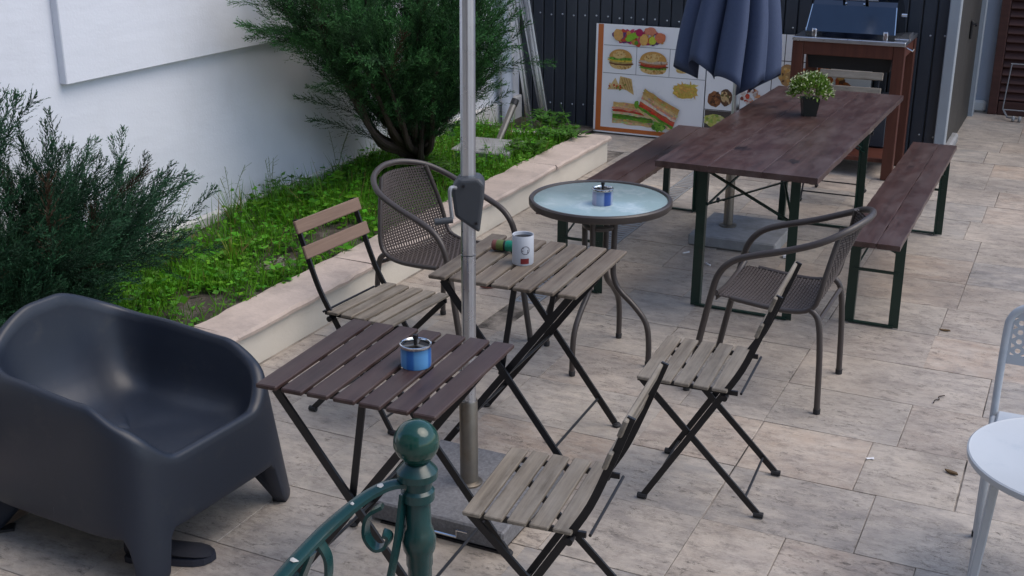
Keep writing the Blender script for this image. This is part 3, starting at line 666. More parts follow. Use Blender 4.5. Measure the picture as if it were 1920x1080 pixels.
def lid():
    w0, w1 = .295, .27; z0 = .94
    sec = [(.03, z0), (.035, z0+.035), (.115, z0+.205), (.15, z0+.235), (.25, z0+.28), (.33, z0+.27), (.46, z0+.17), (.49, z0)]
    vs = []
    for s in (-1, 1):
        for i, (y, z) in enumerate(sec): vs.append((s*(w0+(w1-w0)*(z-z0)/.28), y, z))
    n = len(sec); fs = [(i, i+1, n+i+1, n+i) for i in range(n-1)]+[tuple(range(n)), tuple(range(2*n-1, n-1, -1))]
    return MB().add(vs, fs).build('lid', 'lid', gb)
ld = lid()
for s in (-1, 1):
    MB().beam((s*.293, .026, .975), (s*.277, .106, 1.145), .012, .006, (1, 0, 0)).build('edge_trim', 'chrome', ld)
    l_ = MB().box((s*.235, .022, .965), (.028, .014, .05), bev=.003); l_.tube([(s*.235-.012, .015, .975), (s*.235-.012, .008, .995), (s*.235+.012, .008, .995), (s*.235+.012, .015, .975)], .003, 6); l_.build('latch', 'chrome', gb)
    MB().beam((s*.075, .15, 1.165), (s*.075, .10, 1.215), .012, .02, (1, 0, 0)).build('handle_bracket', 'black', ld)
MB().tube([(-.1, .10, 1.213), (.1, .10, 1.213)], .011, 12).build('handle', 'chrome', ld, True)
MB().add([(-.15, .148, 1.178), (.15, .148, 1.178), (.10, .246, 1.2225), (-.10, .246, 1.2225)], [(0, 1, 2, 3)]).build('top_plate', 'alu', ld)
for x in (-.06, .06): MB().lathe([(.008, 0), (.006, .006)], 8, (x, .125, 1.158), Matrix.Rotation(pi/3, 3, 'X')).build('rivet', 'chrome', ld)
tr = MB().box((.34, .12, .945), (.1, .12, .012), bev=.003); tr.box((.385, .12, .965), (.008, .12, .04)); tr.build('side_tray', 'alu', gb)
MB().tube([(.37, .03, .90), (.42, .01, .885), (.425, .01, .9)], .006, 8).build('hook', 'chrome', gb)
MB().tube([(.30, .2, 1.09), (.335, .2, 1.09)], .012, 10).build('lid_hinge', 'chrome', gb)

# --- white round side table and perforated chair
wt = thing('white_side_table', 'small round white metal side table at the right edge', 'table', (.118, 2.915, 0))
MB().lathe([(.240, .672), (.249, .674), (.251, .680), (.251, .690), (.247, .693), (.242, .6905), (.05, .688)], 64).build('table_top', 'whitepaint', wt, True)
for k in range(3):
    a = radians(185+120*k); MB().beam((.17*cos(a), .17*sin(a), .674), (.215*cos(a), .215*sin(a), .0), .030, .022, (cos(a), sin(a), 0), .004).build('leg', 'whitepaint', wt)
wc = thing('perforated_chair', 'white metal chair with perforated back behind the white side table', 'chair', (.10, 3.50, 0), 0)
def perf_back():
    w, h0, h1 = .195, .615, .80; t = .012; cols, rows = 9, 4
    xs = np.linspace(-w+.03, w-.03, cols); zs = np.linspace(h0+.045, h1-.05, rows); vs = []; fs = []; r = .0085; N = 8; m = MB()
    # plate with round holes: cell grid, each cell a square ring round its hole
    dx, dz = xs[1]-xs[0], zs[1]-zs[0]
    for x in xs:
        for z in zs:
            P = []; 
            for k in range(N):
                a = 2*pi*(k+.5)/N; P.append((x+r*cos(a), z+r*sin(a)))
            Q = []
            for k in range(N):
                a = 2*pi*(k+.5)/N; c, s = cos(a), sin(a); f = 1/max(abs(c), abs(s)); Q.append((x+dx/2*c*f, z+dz/2*s*f))
            for y in (0, .002):
                b = [(p[0], y, p[1]) for p in P]+[(q[0], y, q[1]) for q in Q]; m.add(b, [(k, (k+1) % N, N+(k+1) % N, N+k) for k in range(N)])
            m.add([(p[0], 0, p[1]) for p in P]+[(p[0], .002, p[1]) for p in P], [(k, (k+1) % N, N+(k+1) % N, N+k) for k in range(N)])
    X0, X1, Z0, Z1 = xs[0]-dx/2, xs[-1]+dx/2, zs[0]-dz/2, zs[-1]+dz/2
    m.box(((X0+X1)/2, .001, (h0+Z0)/2), (X1-X0, .002, Z0-h0)); m.box(((X0+X1)/2, .001, (h1-.012+Z1)/2), (X1-X0, .002, h1-.012-Z1))
    for s in (-1, 1): m.box((s*(w+X1)/2, .001, (Z0+Z1)/2-.008), (w-X1, .002, Z1-Z0+.045))
    return m
perf_back().build('back_panel', 'whitepaint', wc, loc=(0, .185, 0))
fr = [(-.205, .20, .012), (-.205, .185, .44), (-.203, .186, .70), (-.195, .186, .765), (-.165, .186, .797), (-.12, .186, .803)]
MB().tube(spline(fr+[(-x, y, z) for x, y, z in fr[::-1]], 6), .0115, 10).build('back_frame', 'whitepaint', wc, True)
for s in (-1, 1):
    MB().tube([(s*.19, -.19, .012), (s*.19, -.185, .435)], .011, 10).build('front_leg', 'whitepaint', wc, True)
    MB().tube([(s*.197, -.185, .432), (s*.203, .185, .432)], .011, 10).build('seat_rail', 'whitepaint', wc, True)
    for y, x in ((.20, .205), (-.19, .19)): MB().lathe([(.0135, 0), (.0135, .02)], 10, (s*x, y, .0005)).build('foot_cap', 'rubber', wc)
MB().box((0, 0, .45), (.39, .38, .012), bev=.005).build('seat', 'whitepaint', wc)
# ================================================================== SMALL THINGS
def ashtray(label, loc, r, h, bands, rz=0):
    t = thing('ashtray', label, 'ashtray', loc, rz, 'push down tin ashtrays')
    N = 48; m = MB(); vs = []; cs = []
    zs = [0, .004, .02, .04, .055, h*.86]; 
    for z in zs:
        for k in range(N):
            rr = r*(.975 if z == 0 else 1); vs.append((rr*cos(2*pi*k/N), rr*sin(2*pi*k/N), z))
    m.add(vs, [(i*N+k, i*N+(k+1) % N, (i+1)*N+(k+1) % N, (i+1)*N+k) for i in range(len(zs)-1) for k in range(N)]+[tuple(range(N-1, -1, -1))])
    for z in zs:
        for k in range(N):
            f = k/N; c = bands[int(f*len(bands)) % len(bands)]; m.c.append(c if z < h*.8 else tuple(.7*q for q in c))
    m.build('tin_body', 'bluecan', t, True)
    MB().lathe([(r*1.0, h*.86), (r*1.045, h*.87), (r*1.055, h*.93), (r*1.04, h*.99), (r*.98, h), (r*.93, h*.98), (r*.9, h*.9)], N, caps=False).build('rim', 'chrome', t, True)
    MB().lathe([(r*.93, h*.80), (r*.93, h*.86), (r*.5, h*.84), (.004, h*.83)], 32).build('ash_plate', 'ash', t, True)
    for k in range(3):
        a = 2*pi*k/3+.4; MB().box((r*.5*cos(a), r*.5*sin(a), h*.9), (r*.85, .012, .004), Matrix.Rotation(a, 3, 'Z')).build('spinner_blade', 'oldsteel', t)
    MB().tube([(0, 0, h*.85), (0, 0, h*1.22)], .0055, 10).build('plunger', 'black', t, True)
    MB().lathe([(.0075, h*1.2), (.008, h*1.22), (.008, h*1.36), (.006, h*1.38)], 12).build('knob', 'black', t, True)
lb, mbl, db, tl = (.20, .38, .66), (.10, .29, .57), (.03, .14, .42), (.30, .36, .55)
ashtray('light blue tin ashtray with chrome rim on the dark brown table', (-1.600, 2.722, .7005), .0435, .068, [mbl, db, tl, mbl, lb, lb, mbl, lb, lb, mbl, db, mbl], -.6)
ashtray('blue and silver tin ashtray on the round glass table', (-1.732, 4.50, .7155), .0425, .068, [(.25, .3, .42), (.45, .5, .62), (.02, .07, .3), (.02, .06, .2), (.42, .46, .6), (.45, .44, .58), (.3, .38, .55), (.03, .08, .3)], -.2)
mg = thing('mug', 'white mug with no smoking sign on the grey brown slat table', 'mug', (-1.717, 3.690, .7005))
r, h = .0385, .108
MB().lathe([(r*.93, 0), (r, .004), (r, h-.002), (r*.985, h), (r*.93, h-.001), (r*.92, h-.03), (r*.91, .012), (.002, .010)], 40).build('body', 'whitecup', mg, True)
MB().lathe([(r*.90, h-.012), (.002, h-.013)], 32, caps=False).build('dark_inside', 'ash', mg)
fa = radians(-52)                                   # the sign faces the terrace side
def on_mug(u, z, off): a = fa+u/r; return ((r+off)*cos(a), (r+off)*sin(a), z)
m = MB(); N = 28
for ri, ro in ((.0135, .0155),):
    m.add([on_mug(q*cos(2*pi*k/N), .058+q*sin(2*pi*k/N), .0006) for q in (ri, ro) for k in range(N)], [(k, (k+1) % N, N+(k+1) % N, N+k) for k in range(N)])
m.add([on_mug(a, .058+b, .0008) for a, b in ((-.0112, .0092), (-.0092, .0112), (.0112, -.0092), (.0092, -.0112))], [(0, 1, 2, 3)])
m.add([on_mug(a, .058+b, .0007) for a, b in ((-.011, -.004), (.010, -.004), (.010, .0005), (-.011, .0005))], [(0, 1, 2, 3)])
m.build('no_smoking_sign', 'ink', mg)
m = MB(); n = 8
m.add([on_mug(-.017+.030*i/n, z, .0006) for z in (.008, .028) for i in range(n+1)], [(i, i+1, n+2+i, n+1+i) for i in range(n)]); m.build('red_label', 'red', mg)
bo = thing('small_bottle', 'small green plastic bottle lying on the grey brown slat table', 'bottle', (-1.83, 3.785, .7225), radians(8))
RY = Matrix.Rotation(-pi/2, 3, 'Y')
MB().lathe([(.018, -.07), (.0215, -.066), (.0215, -.005), (.019, 0)], 20, R=RY).build('body', 'bottle', bo, True)
MB().lathe([(.0195, .0), (.0195, .006)], 20, R=RY).build('neck_ring', 'black', bo, True)
MB().lathe([(.0205, .007), (.0205, .03), (.019, .034)], 20, R=RY).build('collar', 'olive', bo, True)
MB().lathe([(.0195, .034), (.0195, .048), (.016, .052)], 20, R=RY).build('cap', 'rust', bo, True)

# --- potted plant
po = thing('potted_plant', 'small potted artificial plant with white flowers on the long brown table', 'plant', (-1.315, 6.46, .7705))
m = MB(); a0, a1 = .034, .046
m.add([(x*a0, y*a0, 0) for x, y in ((-1, -1), (1, -1), (1, 1), (-1, 1))]+[(x*a1, y*a1, .095) for x, y in ((-1, -1), (1, -1), (1, 1), (-1, 1))]+[(x*(a1-.004), y*(a1-.004), .095) for x, y in ((-1, -1), (1, -1), (1, 1), (-1, 1))]+[(x*(a1-.008), y*(a1-.008), .075) for x, y in ((-1, -1), (1, -1), (1, 1), (-1, 1))],
      [(0, 1, 2, 3)]+[(4*j+k, 4*j+(k+1) % 4, 4*j+4+(k+1) % 4, 4*j+4+k) for j in range(3) for k in range(4)]+[(12, 13, 14, 15)])
m.build('pot', 'pot', po, rz=.4)
def rand_unit(n, g=RNG): v = g.normal(size=(n, 3)); return v/np.linalg.norm(v, axis=1, keepdims=True)
def leaf_quads(P, D, U, L, Wd, C):
    """diamond leaf from P along D, width along U"""
    n = len(P); L = np.asarray(L)[:, None]; Wd = np.asarray(Wd)[:, None]
    S = np.cross(D, U); S /= np.linalg.norm(S, axis=1, keepdims=True)+1e-9
    V = np.empty((n, 4, 3)); V[:, 0] = P; V[:, 1] = P+D*L*.45+S*Wd*.5; V[:, 2] = P+D*L; V[:, 3] = P+D*L*.45-S*Wd*.5
    return V.reshape(-1, 3), np.arange(4*n).reshape(-1, 4), np.repeat(C, 4, axis=0)
n = 900; d = rand_unit(n); d[:, 2] = np.abs(d[:, 2])*1.1-.25; rad = RNG.uniform(.25, 1, n)**.5
P = np.array([0, 0, .13])+d*rad[:, None]*np.array([.112, .112, .105]); D = d+RNG.normal(size=(n, 3))*.5+np.array([0, 0, .4]); D /= np.linalg.norm(D, axis=1, keepdims=True)
C = np.array([.12, .21, .03])*RNG.uniform(.5, 1.5, (n, 1))*np.array([1, 1, 1]); 
V, F, Cc = leaf_quads(P, D, rand_unit(n), RNG.uniform(.02, .034, n), RNG.uniform(.008, .013, n), C); npmesh('foliage', V, F, 'leaf', po, Cc, kind='stuff')
n = 240; d = rand_unit(n); d[:, 2] = np.abs(d[:, 2])*1.1-.2; P = np.array([0, 0, .132])+d*np.array([.124, .124, .118])*RNG.uniform(.85, 1.04, (n, 1)); D = d+RNG.normal(size=(n, 3))*.8; D /= np.linalg.norm(D, axis=1, keepdims=True)
C = np.array([.55, .60, .36])*RNG.uniform(.7, 1.15, (n, 1)); V, F, Cc = leaf_quads(P, D, rand_unit(n), RNG.uniform(.011, .018, n), RNG.uniform(.008, .012, n), np.clip(C, 0, .85)); npmesh('flowers', V, F, 'leaf', po, Cc, kind='stuff')
m = MB()
for k in range(14):
    a = k*2.4; m.tube([(.01*cos(a), .01*sin(a), .07), (.07*cos(a), .07*sin(a), .13+.05*sin(k))], .0015, 4)
m.build('stems', 'olive', po)

# --- food posters
class Print:
    def __init__(s): s.m = MB(); s.k = 0
    def poly(s, P, c): s.k += 1; y = -.0008-.00012*s.k; s.m.add([(x, y, z) for x, z in P], [tuple(range(len(P)))], c)
    def ell(s, x, z, rx, rz, c, rot=0, a0=0, a1=2*pi, n=18, jag=0):
        P = []
        for i in range(n+(0 if a1-a0 > 6 else 1)):
            a = a0+(a1-a0)*i/n; q = 1+random.uniform(-jag, jag); u, w = rx*cos(a)*q, rz*sin(a)*q; P.append((x+u*cos(rot)-w*sin(rot), z+u*sin(rot)+w*cos(rot)))
        s.poly(P, c)
    def specks(s, x, z, rx, rz, cols, n, r=.008, rot=0):
        for _ in range(n):
            a, q = random.uniform(0, 6.28), sqrt(random.random()); u, w = rx*q*cos(a), rz*q*sin(a)
            c = random.choice(cols); f = random.uniform(.7, 1.2); s.ell(x+u*cos(rot)-w*sin(rot), z+u*sin(rot)+w*cos(rot), r*random.uniform(.6, 1.5), r*random.uniform(.5, 1.1), tuple(min(.8, t*f) for t in c), random.uniform(0, 3), n=7, jag=.2)
    def done(s, name, parent): return s.m.build(name, 'print', parent)
BUN, BUN2, LET, TOM, PAT, CHE, BRD, HAM = (.50, .27, .075), (.62, .42, .17), (.13, .30, .03), (.50, .06, .03), (.15, .06, .025), (.62, .42, .05), (.60, .43, .20), (.60, .27, .18)
def burger(par, x, z, rx, rz, filling):
    p = Print(); p.ell(x, z-rz*.55, rx*.92, rz*.42, BUN2, jag=.02); p.specks(x, z-rz*.7, rx*.7, rz*.2, [BUN, BUN2], 14, rx*.09)
    n = len(filling)
    for i, c in enumerate(filling):
        zz = z-rz*.38+rz*.62*i/n; p.ell(x, zz, rx*1.0, rz*.2, c, jag=.12, n=22); p.specks(x, zz, rx*.85, rz*.1, [c, tuple(q*.6 for q in c), tuple(min(.75, q*1.35) for q in c)], 12, rx*.08)
    p.ell(x, z+rz*.18, rx*.95, rz*.78, BUN, 0, 0, pi); p.ell(x-rx*.1, z+rz*.42, rx*.55, rz*.36, BUN2, .1); p.specks(x, z+rz*.55, rx*.6, rz*.25, [BUN, BUN2, (.45, .22, .06)], 16, rx*.07); p.done('printed_burger', par)
def board(label, x0, w, h):
    t = thing('food_poster', label, 'poster', (x0, 8.888, .012)); t.rotation_euler = (radians(-1.6), 0, 0)
    MB().box((w/2, .006, h/2), (w, .012, h)).build('board', 'board', t); return t
b1 = board('white and orange food poster showing burgers and sandwiches', -3.52, .903, .852)
o = MB(); o.add([(.018, -.0006, .012), (.062, -.0006, .012), (.062, -.0006, .85), (.018, -.0006, .85)], [(0, 1, 2, 3)]); o.add([(.062, -.0006, .012), (.90, -.0006, .012), (.90, -.0006, .044), (.062, -.0006, .044)], [(0, 1, 2, 3)]); o.build('orange_border', 'orange', b1)
dv = MB()
for (xa, za, xb, zb) in ((.07, .69, .9, .69), (.07, .474, .9, .474), (.343, .474, .343, .69), (.614, .474, .614, .69)):
    e = .0022; dv.add([(xa-e, -.0007, za-e), (xb+e, -.0007, za-e), (xb+e, -.0007, zb+e), (xa-e, -.0007, zb+e)], [(0, 1, 2, 3)])
dv.build('divider_lines', 'concrete', b1)
p = Print(); p.specks(.361, .765, .20, .05, [LET, TOM, (.6, .3, .06), (.5, .05, .12), (.55, .5, .08), (.12, .04, .15)], 60, .026); p.ell(.30, .765, .06, .028, (.22, .42, .03), .5, jag=.15); p.ell(.40, .75, .035, .045, (.62, .36, .1), jag=.1); p.ell(.47, .745, .03, .03, (.45, .5, .05)); p.ell(.36, .80, .03, .03, (.35, .02, .08)); p.ell(.45, .815, .05, .03, (.55, .2, .12), jag=.1); p.ell(.53, .77, .045, .04, (.55, .17, .08), jag=.1); p.ell(.19, .775, .04, .045, (.58, .32, .1), jag=.1); p.done('printed_fruit_platter', b1)
burger(b1, .214, .587, .100, .082, [PAT, (.42, .30, .10), CHE, LET]); burger(b1, .484, .575, .115, .092, [LET, PAT, TOM, (.45, .14, .06), (.5, .4, .3)]); burger(b1, .716, .552, .05, .042, [(.6, .45, .15), (.6, .46, .2)])
def sandwich(p, P, up, layers):
    (xa, za), (xb, zb) = P; nx_, nz_ = up
    for i, c in enumerate(layers):
        f0, f1 = i/len(layers), (i+1.25)/len(layers); Q = []
        for t in np.linspace(0, 1, 9): Q.append((xa+(xb-xa)*t+nx_*f0, za+(zb-za)*t+nz_*f0+random.uniform(-.005, .005)))
        for t in np.linspace(1, 0, 9): Q.append((xa+(xb-xa)*t+nx_*f1, za+(zb-za)*t+nz_*f1+random.uniform(-.005, .005)))
        p.poly(Q, c)
        for _ in range(10):
            t = random.random(); fm = (f0+f1)/2; p.ell(xa+(xb-xa)*t+nx_*fm, za+(zb-za)*t+nz_*fm, .014, .006, tuple(min(.75, q*random.choice((.6, .8, 1.3))) for q in c), atan2(zb-za, xb-xa), n=7, jag=.2)
p = Print(); p.poly([(.11, .345), (.175, .44), (.225, .35)], BRD); p.poly([(.20, .36), (.215, .455), (.31, .44), (.335, .315), (.27, .35)], (.58, .40, .16)); p.specks(.20, .375, .08, .03, [LET, BRD, (.4, .25, .08), TOM], 22, .009); [p.poly([(.225+.02*i, .44), (.23+.02*i, .445), (.27+.018*i, .35), (.265+.018*i, .35)], (.38, .22, .07)) for i in range(4)]; p.done('printed_toast_triangles', b1)
p = Print(); sandwich(p, ((.16, .085), (.50, .07)), (.01, .165), [BRD, (.48, .33, .14), LET, (.08, .20, .02), (.62, .5, .3), TOM, HAM, BRD, (.55, .36, .13)])
sandwich(p, ((.37, .20), (.66, .055)), (.06, .17), [(.62, .45, .2), LET, TOM, (.55, .1, .05), (.66, .58, .45), HAM, BRD, (.52, .33, .11), (.45, .27, .08)]); p.ell(.56, .09, .055, .04, LET, jag=.25); p.specks(.56, .09, .05, .035, [LET, (.06, .2, .02), (.25, .42, .06)], 20, .012); p.ell(.37, .245, .02, .03, LET, jag=.2); p.done('printed_club_sandwich', b1)
p = Print(); p.ell(.752, .365, .11, .062, (.75, .75, .76)); p.ell(.752, .375, .10, .056, (.55, .38, .07), jag=.1)
for _ in range(46):
    a = random.uniform(-.6, .6)+random.choice((0, pi/2)); x, z = .752+random.uniform(-.075, .075), .388+random.uniform(-.035, .04); p.ell(x, z, .036, .006, (.62*random.uniform(.8, 1.15), .43*random.uniform(.75, 1.15), .09), a, n=6)
p.done('printed_fries', b1)
b2 = board('food poster with grilled meat pictures half hidden behind the closed parasol', -2.608, 1.22, .852)
dv = MB()
for (xa, za, xb, zb) in ((.0, .66, 1.2, .66), (.0, .255, 1.2, .255), (.235, .25, .235, .66), (.50, .05, .50, .85), (.585, .5, .585, .85)):
    e = .003; dv.add([(xa-e, -.0007, za-e), (xb+e, -.0007, za-e), (xb+e, -.0007, zb+e), (xa-e, -.0007, zb+e)], [(0, 1, 2, 3)])
dv.build('divider_lines', 'darkprint', b2)
MB().add([(.005, -.0006, .05), (.235, -.0006, .05), (.235, -.0006, .25), (.005, -.0006, .25)], [(0, 1, 2, 3)]).build('dark_panel', 'darkprint', b2)
p = Print(); p.ell(.075, .335, .055, .06, (.20, .075, .03), .4, jag=.08); p.specks(.075, .335, .045, .05, [PAT, (.3, .12, .05), (.08, .03, .015)], 22, .012); p.ell(.165, .355, .05, .065, (.10, .05, .03), jag=.1); p.ell(.155, .36, .03, .045, (.55, .38, .18), .3, jag=.1); p.specks(.165, .345, .045, .05, [PAT, (.5, .36, .2), (.12, .1, .03)], 18, .01); p.done('printed_meat', b2)
p = Print(); p.ell(.085, .17, .085, .05, (.45, .45, .10), jag=.12); p.specks(.085, .175, .075, .04, [(.5, .5, .14), (.25, .36, .06), (.6, .55, .3)], 30, .012); p.done('printed_salad', b2)
p = Print(); p.specks(.36, .35, .085, .085, [TOM, (.55, .25, .12), (.2, .05, .04), (.6, .5, .45)], 50, .017); p.done('printed_mixed_grill', b2)
p = Print(); p.ell(.61, .56, .06, .08, (.42, .24, .10), jag=.08); p.specks(.61, .56, .05, .07, [BUN, BUN2, PAT], 20, .014); p.specks(.85, .52, .22, .10, [BUN, PAT, (.5, .12, .04), (.5, .14, .03)], 60, .025); p.done('printed_grill_platter', b2)

# --- shoe, board and litter
def shoe():
    t = thing('shoe', 'dark navy shoe on the paving under the front of the moulded armchair', 'shoe', (-2.362, 2.472, 0), radians(24))
    secs = [(-.13, .026, .085), (-.115, .033, .088), (-.08, .036, .082), (-.04, .037, .072), (0, .039, .062), (.05, .044, .05), (.09, .044, .044), (.12, .036, .036), (.138, .020, .026)]
    N = 16; vs = []
    for x, w, h in secs:
        for k in range(N): a = 2*pi*k/N; y = w*cos(a); z = .018+(h-.018)*(.5+.5*sin(a)) if True else 0; vs.append((x, y*(1-.35*max(0, sin(a))), z))
    n = len(secs); MB().add(vs, [(i*N+k, i*N+(k+1) % N, (i+1)*N+(k+1) % N, (i+1)*N+k) for i in range(n-1) for k in range(N)]+[tuple(range(N-1, -1, -1)), tuple((n-1)*N+k for k in range(N))]).build('upper', 'shoe', t, True)
    O = [(x, w*1.1) for x, w, h in secs]; P = [(x, y) for x, y in O]+[(.148, 0)]+[(x, -y) for x, y in O[::-1]]; k = len(P)
    MB().add([(x, y, z) for z in (.001, .022) for x, y in P], [tuple(range(k-1, -1, -1)), tuple(range(k, 2*k))]+[(i, (i+1) % k, k+(i+1) % k, k+i) for i in range(k)]).build('sole', 'sole', t)
    MB().tube([(-.10+.045*cos(a), .027*sin(a), .088-.008*cos(a)) for a in np.linspace(0, 2*pi, 20, endpoint=False)], .006, 6, True).build('collar', 'shoe', t, True)
shoe()
bd = MB().box((0, 0, .017), (.07, .9, .03), bev=.003).build('wooden_board', 'edge', None, loc=(-3.0, 2.25, 0)); tag(bd, 'narrow wooden board on the ground behind the moulded armchair', 'board')
def litter(name, label, cat, x, y, pts, mat, th=.0015, rz=0):
    n = len(pts); vs = [(a, b, .001+.004*((a*50) % 1)) for a, b in pts]; vs += [(a, b, z+th) for a, b, z in vs]
    o = MB().add(vs, [tuple(range(n-1, -1, -1)), tuple(range(n, 2*n))]+[(i, (i+1) % n, n+(i+1) % n, n+i) for i in range(n)]).build(name, mat, None, loc=(x, y, .001), rz=rz); tag(o, label, cat)
LP = [(-.025, 0), (-.012, .007), (.004, .009), (.018, .005), (.026, 0), (.016, -.006), (0, -.008), (-.014, -.006)]
litter('dry_leaf', 'curled brown dry leaf on the paving near the white side table', 'leaf', -.227, 4.111, LP, 'dryleaf', .006, -.4)
litter('paper_scrap', 'tiny torn white paper scrap on the paving near the dry leaf', 'paper', -.505, 4.095, [(-.016, .006), (.0, .01), (.014, .012), (.012, -.008), (.002, 0), (-.012, -.006)], 'paper', rz=.3)
litter('dry_leaf', 'reddish brown dry leaf by the grating behind the grey brown table', 'leaf', -2.598, 5.162, [(a*1.6, b*2) for a, b in LP], 'rust', .01, .6)
litter('paper_scrap', 'white paper napkin beside the concrete base under the long table', 'paper', -1.335, 6.33, [(-.03, -.02), (.03, -.022), (.032, .02), (-.028, .024)], 'paper', .012, .4)
litter('dry_leaf', 'small dark dry leaf on the paving right of the benches', 'leaf', -.42, 5.55, LP, 'dryleaf', .004, 0)
tw = MB().tube(spline([(-.045, -.01, .004), (-.02, .004, .005), (.0, .0, .004), (.02, .018, .005), (.05, .014, .004)], 4), .0022, 6).build('twig', 'bark', None, loc=(-.345, 4.74, 0), rz=1.0); tag(tw, 'thin bent dark twig on the orange toned paving stone', 'twig')
for (x, y, a, lb_) in ((-1.86, 6.17, .9, 'white cigarette butt by the corner of the concrete base'), (-1.70, 6.02, 2.4, 'white cigarette butt on the paving near the leg of the long table')):
    c = MB().tube([(-.03, 0, .004), (.012, 0, .004)], .004, 8).build('cigarette_butt', 'paper', None, True, loc=(x, y, 0), rz=a); tag(c, lb_, 'cigarette butt')

# ================================================================== PLANTS
def plume_template(g):
    Ps, Ds, Us, Ls, Ws, Ts = [], [], [], [], [], []
    n = 44
    for i in range(n):
        t = .02+.98*i/(n-1); ax = np.array([.20*t*t, 0, t-.06*t*t]); ad = np.array([.40*t, 0, 1.-.12*t]); ad /= np.linalg.norm(ad)
        phi = i*2.4+g.uniform(-.6, .6); radv = np.array([cos(phi), sin(phi), 0]); tl = (.27*(1-t)**.8+.09)*g.uniform(.5, 1.25)
        d = ad*.92+radv*.40+g.normal(size=3)*.10; d /= np.linalg.norm(d); K = 14; cv = g.normal(size=3)*.10
        for k in range(K):
            f = k/(K-1); p = ax+d*tl*f+cv*tl*f*f; e = d+cv*f*1.5+np.cross(d, g.normal(size=3))*.34; e /= np.linalg.norm(e)
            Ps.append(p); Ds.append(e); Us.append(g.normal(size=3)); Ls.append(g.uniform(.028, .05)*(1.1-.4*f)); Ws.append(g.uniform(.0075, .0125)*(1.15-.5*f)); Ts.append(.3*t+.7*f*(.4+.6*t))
    return [np.array(q) for q in (Ps, Ds, Us, Ls, Ws, Ts)]
TPL = [plume_template(RNG) for _ in range(5)]
def juniper(label, base, ends, nper, plen, trunk_r, dark, bright, lean=(0, 0, 0), s0=.26):
    t = thing('juniper', label, 'shrub', base); base = np.array(base); g = RNG
    m = MB(); PV, PF, PC = [], [], []; cnt = 0
    for e in ends:
        e = np.array(e)-base; mid = e*np.array([.42, .42, .38])+g.normal(size=3)*.04+np.array(lean)
        pts = spline([(0, 0, -.06), tuple(mid*.35+np.array([0, 0, .03])), tuple(mid), tuple(e*.78+g.normal(size=3)*.03), tuple(e)], 6); n = len(pts)
        m.tube(pts, [trunk_r*(1-i/n)**1.3*.6+.004 for i in range(n)], 7)
        for k in range(nper):
            s = s0+(1-s0)*((k+g.random())/nper)**.9; i = min(n-2, int(s*(n-1))); p = np.array(pts[i].lerp(pts[i+1], s*(n-1)-i)); tg = np.array((pts[i+1]-pts[i]).normalized())
            rnd = g.normal(size=3); d = tg*.85+np.array([.06, 0, .36])+rnd*.33; d /= np.linalg.norm(d)
            if k == nper-1: d = tg
            L = plen*g.uniform(.55, 1.4)*(.72+.42*s)
            if base[0]+p[0]+d[0]*L < -4.17: d[0] = abs(d[0])*.3; d /= np.linalg.norm(d)
            x = np.cross(d, g.normal(size=3)); x /= np.linalg.norm(x); y = np.cross(d, x); R = np.stack([x, y, d], 1)
            P_, D_, U_, L_, W_, T_ = TPL[g.integers(len(TPL))]
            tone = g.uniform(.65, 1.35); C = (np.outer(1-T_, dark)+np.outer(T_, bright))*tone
            if g.random() < .03*(1.6-s): C = np.outer(.6+.6*T_, np.array([.055, .034, .020]))*tone
            V, F, Cc = leaf_quads(p+(P_*L)@R.T, D_@R.T, U_@R.T, L_*L, W_*L, C)
            V[:, 0] = np.maximum(V[:, 0], -4.19-base[0])
            PV.append(V); PF.append(F+cnt); PC.append(Cc); cnt += len(V)
    m.tube(spline([(0, 0, -.12), (.0, -.01, .02), tuple(np.array(lean)*.5+np.array([0, 0, .12]))], 4), [trunk_r*1.25]*4+[trunk_r]*4+[trunk_r*.7], 10)
    m.build('trunk', 'bark', t, True)
    npmesh('crown', np.concatenate(PV), np.concatenate(PF), 'juniper', t, np.concatenate(PC))
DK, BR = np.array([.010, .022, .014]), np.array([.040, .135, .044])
E2 = [(-3.8, 5.2, 1.33), (-3.75, 5.32, 1.24), (-3.55, 5.45, 1.14), (-3.9, 5.5, 1.5), (-3.5, 5.65, 1.02), (-3.7, 5.75, 1.45), (-3.4, 5.9, 1.15), (-4.0, 6.0, 1.7), (-3.6, 6.2, 1.55), (-3.35, 6.4, 1.15), (-3.8, 6.6, 1.75), (-3.5, 6.8, 1.4), (-3.4, 6.8, 1.0), (-3.7, 6.85, 1.3), (-3.6, 7.0, .9), (-3.5, 6.95, .74), (-3.9, 7.0, 1.15), (-3.5, 5.98, .9), (-3.35, 6.5, .85), (-3.6, 6.8, .75), (-3.55, 5.75, .92), (-4.0, 5.6, 1.1), (-3.55, 6.15, .82), (-3.65, 6.05, .72), (-3.45, 6.35, .7), (-3.75, 5.55, .95), (-3.35, 6.1, .95), (-3.8, 5.9, 1.25), (-3.7, 6.3, 1.3), (-3.6, 6.55, 1.05), (-3.8, 6.9, 1.05), (-3.65, 5.75, 1.05), (-3.95, 6.3, 1.0)]
juniper('large vase shaped juniper leaning from the bed behind the aluminium pole', (-3.85, 6.69, .17), [(x, y-(.16 if y > 6.6 else 0), z) for x, y, z in E2], 36, .37, .06, DK, BR*np.array([1.7, 1.6, 1.3]), (0, -.06, .0), .48)
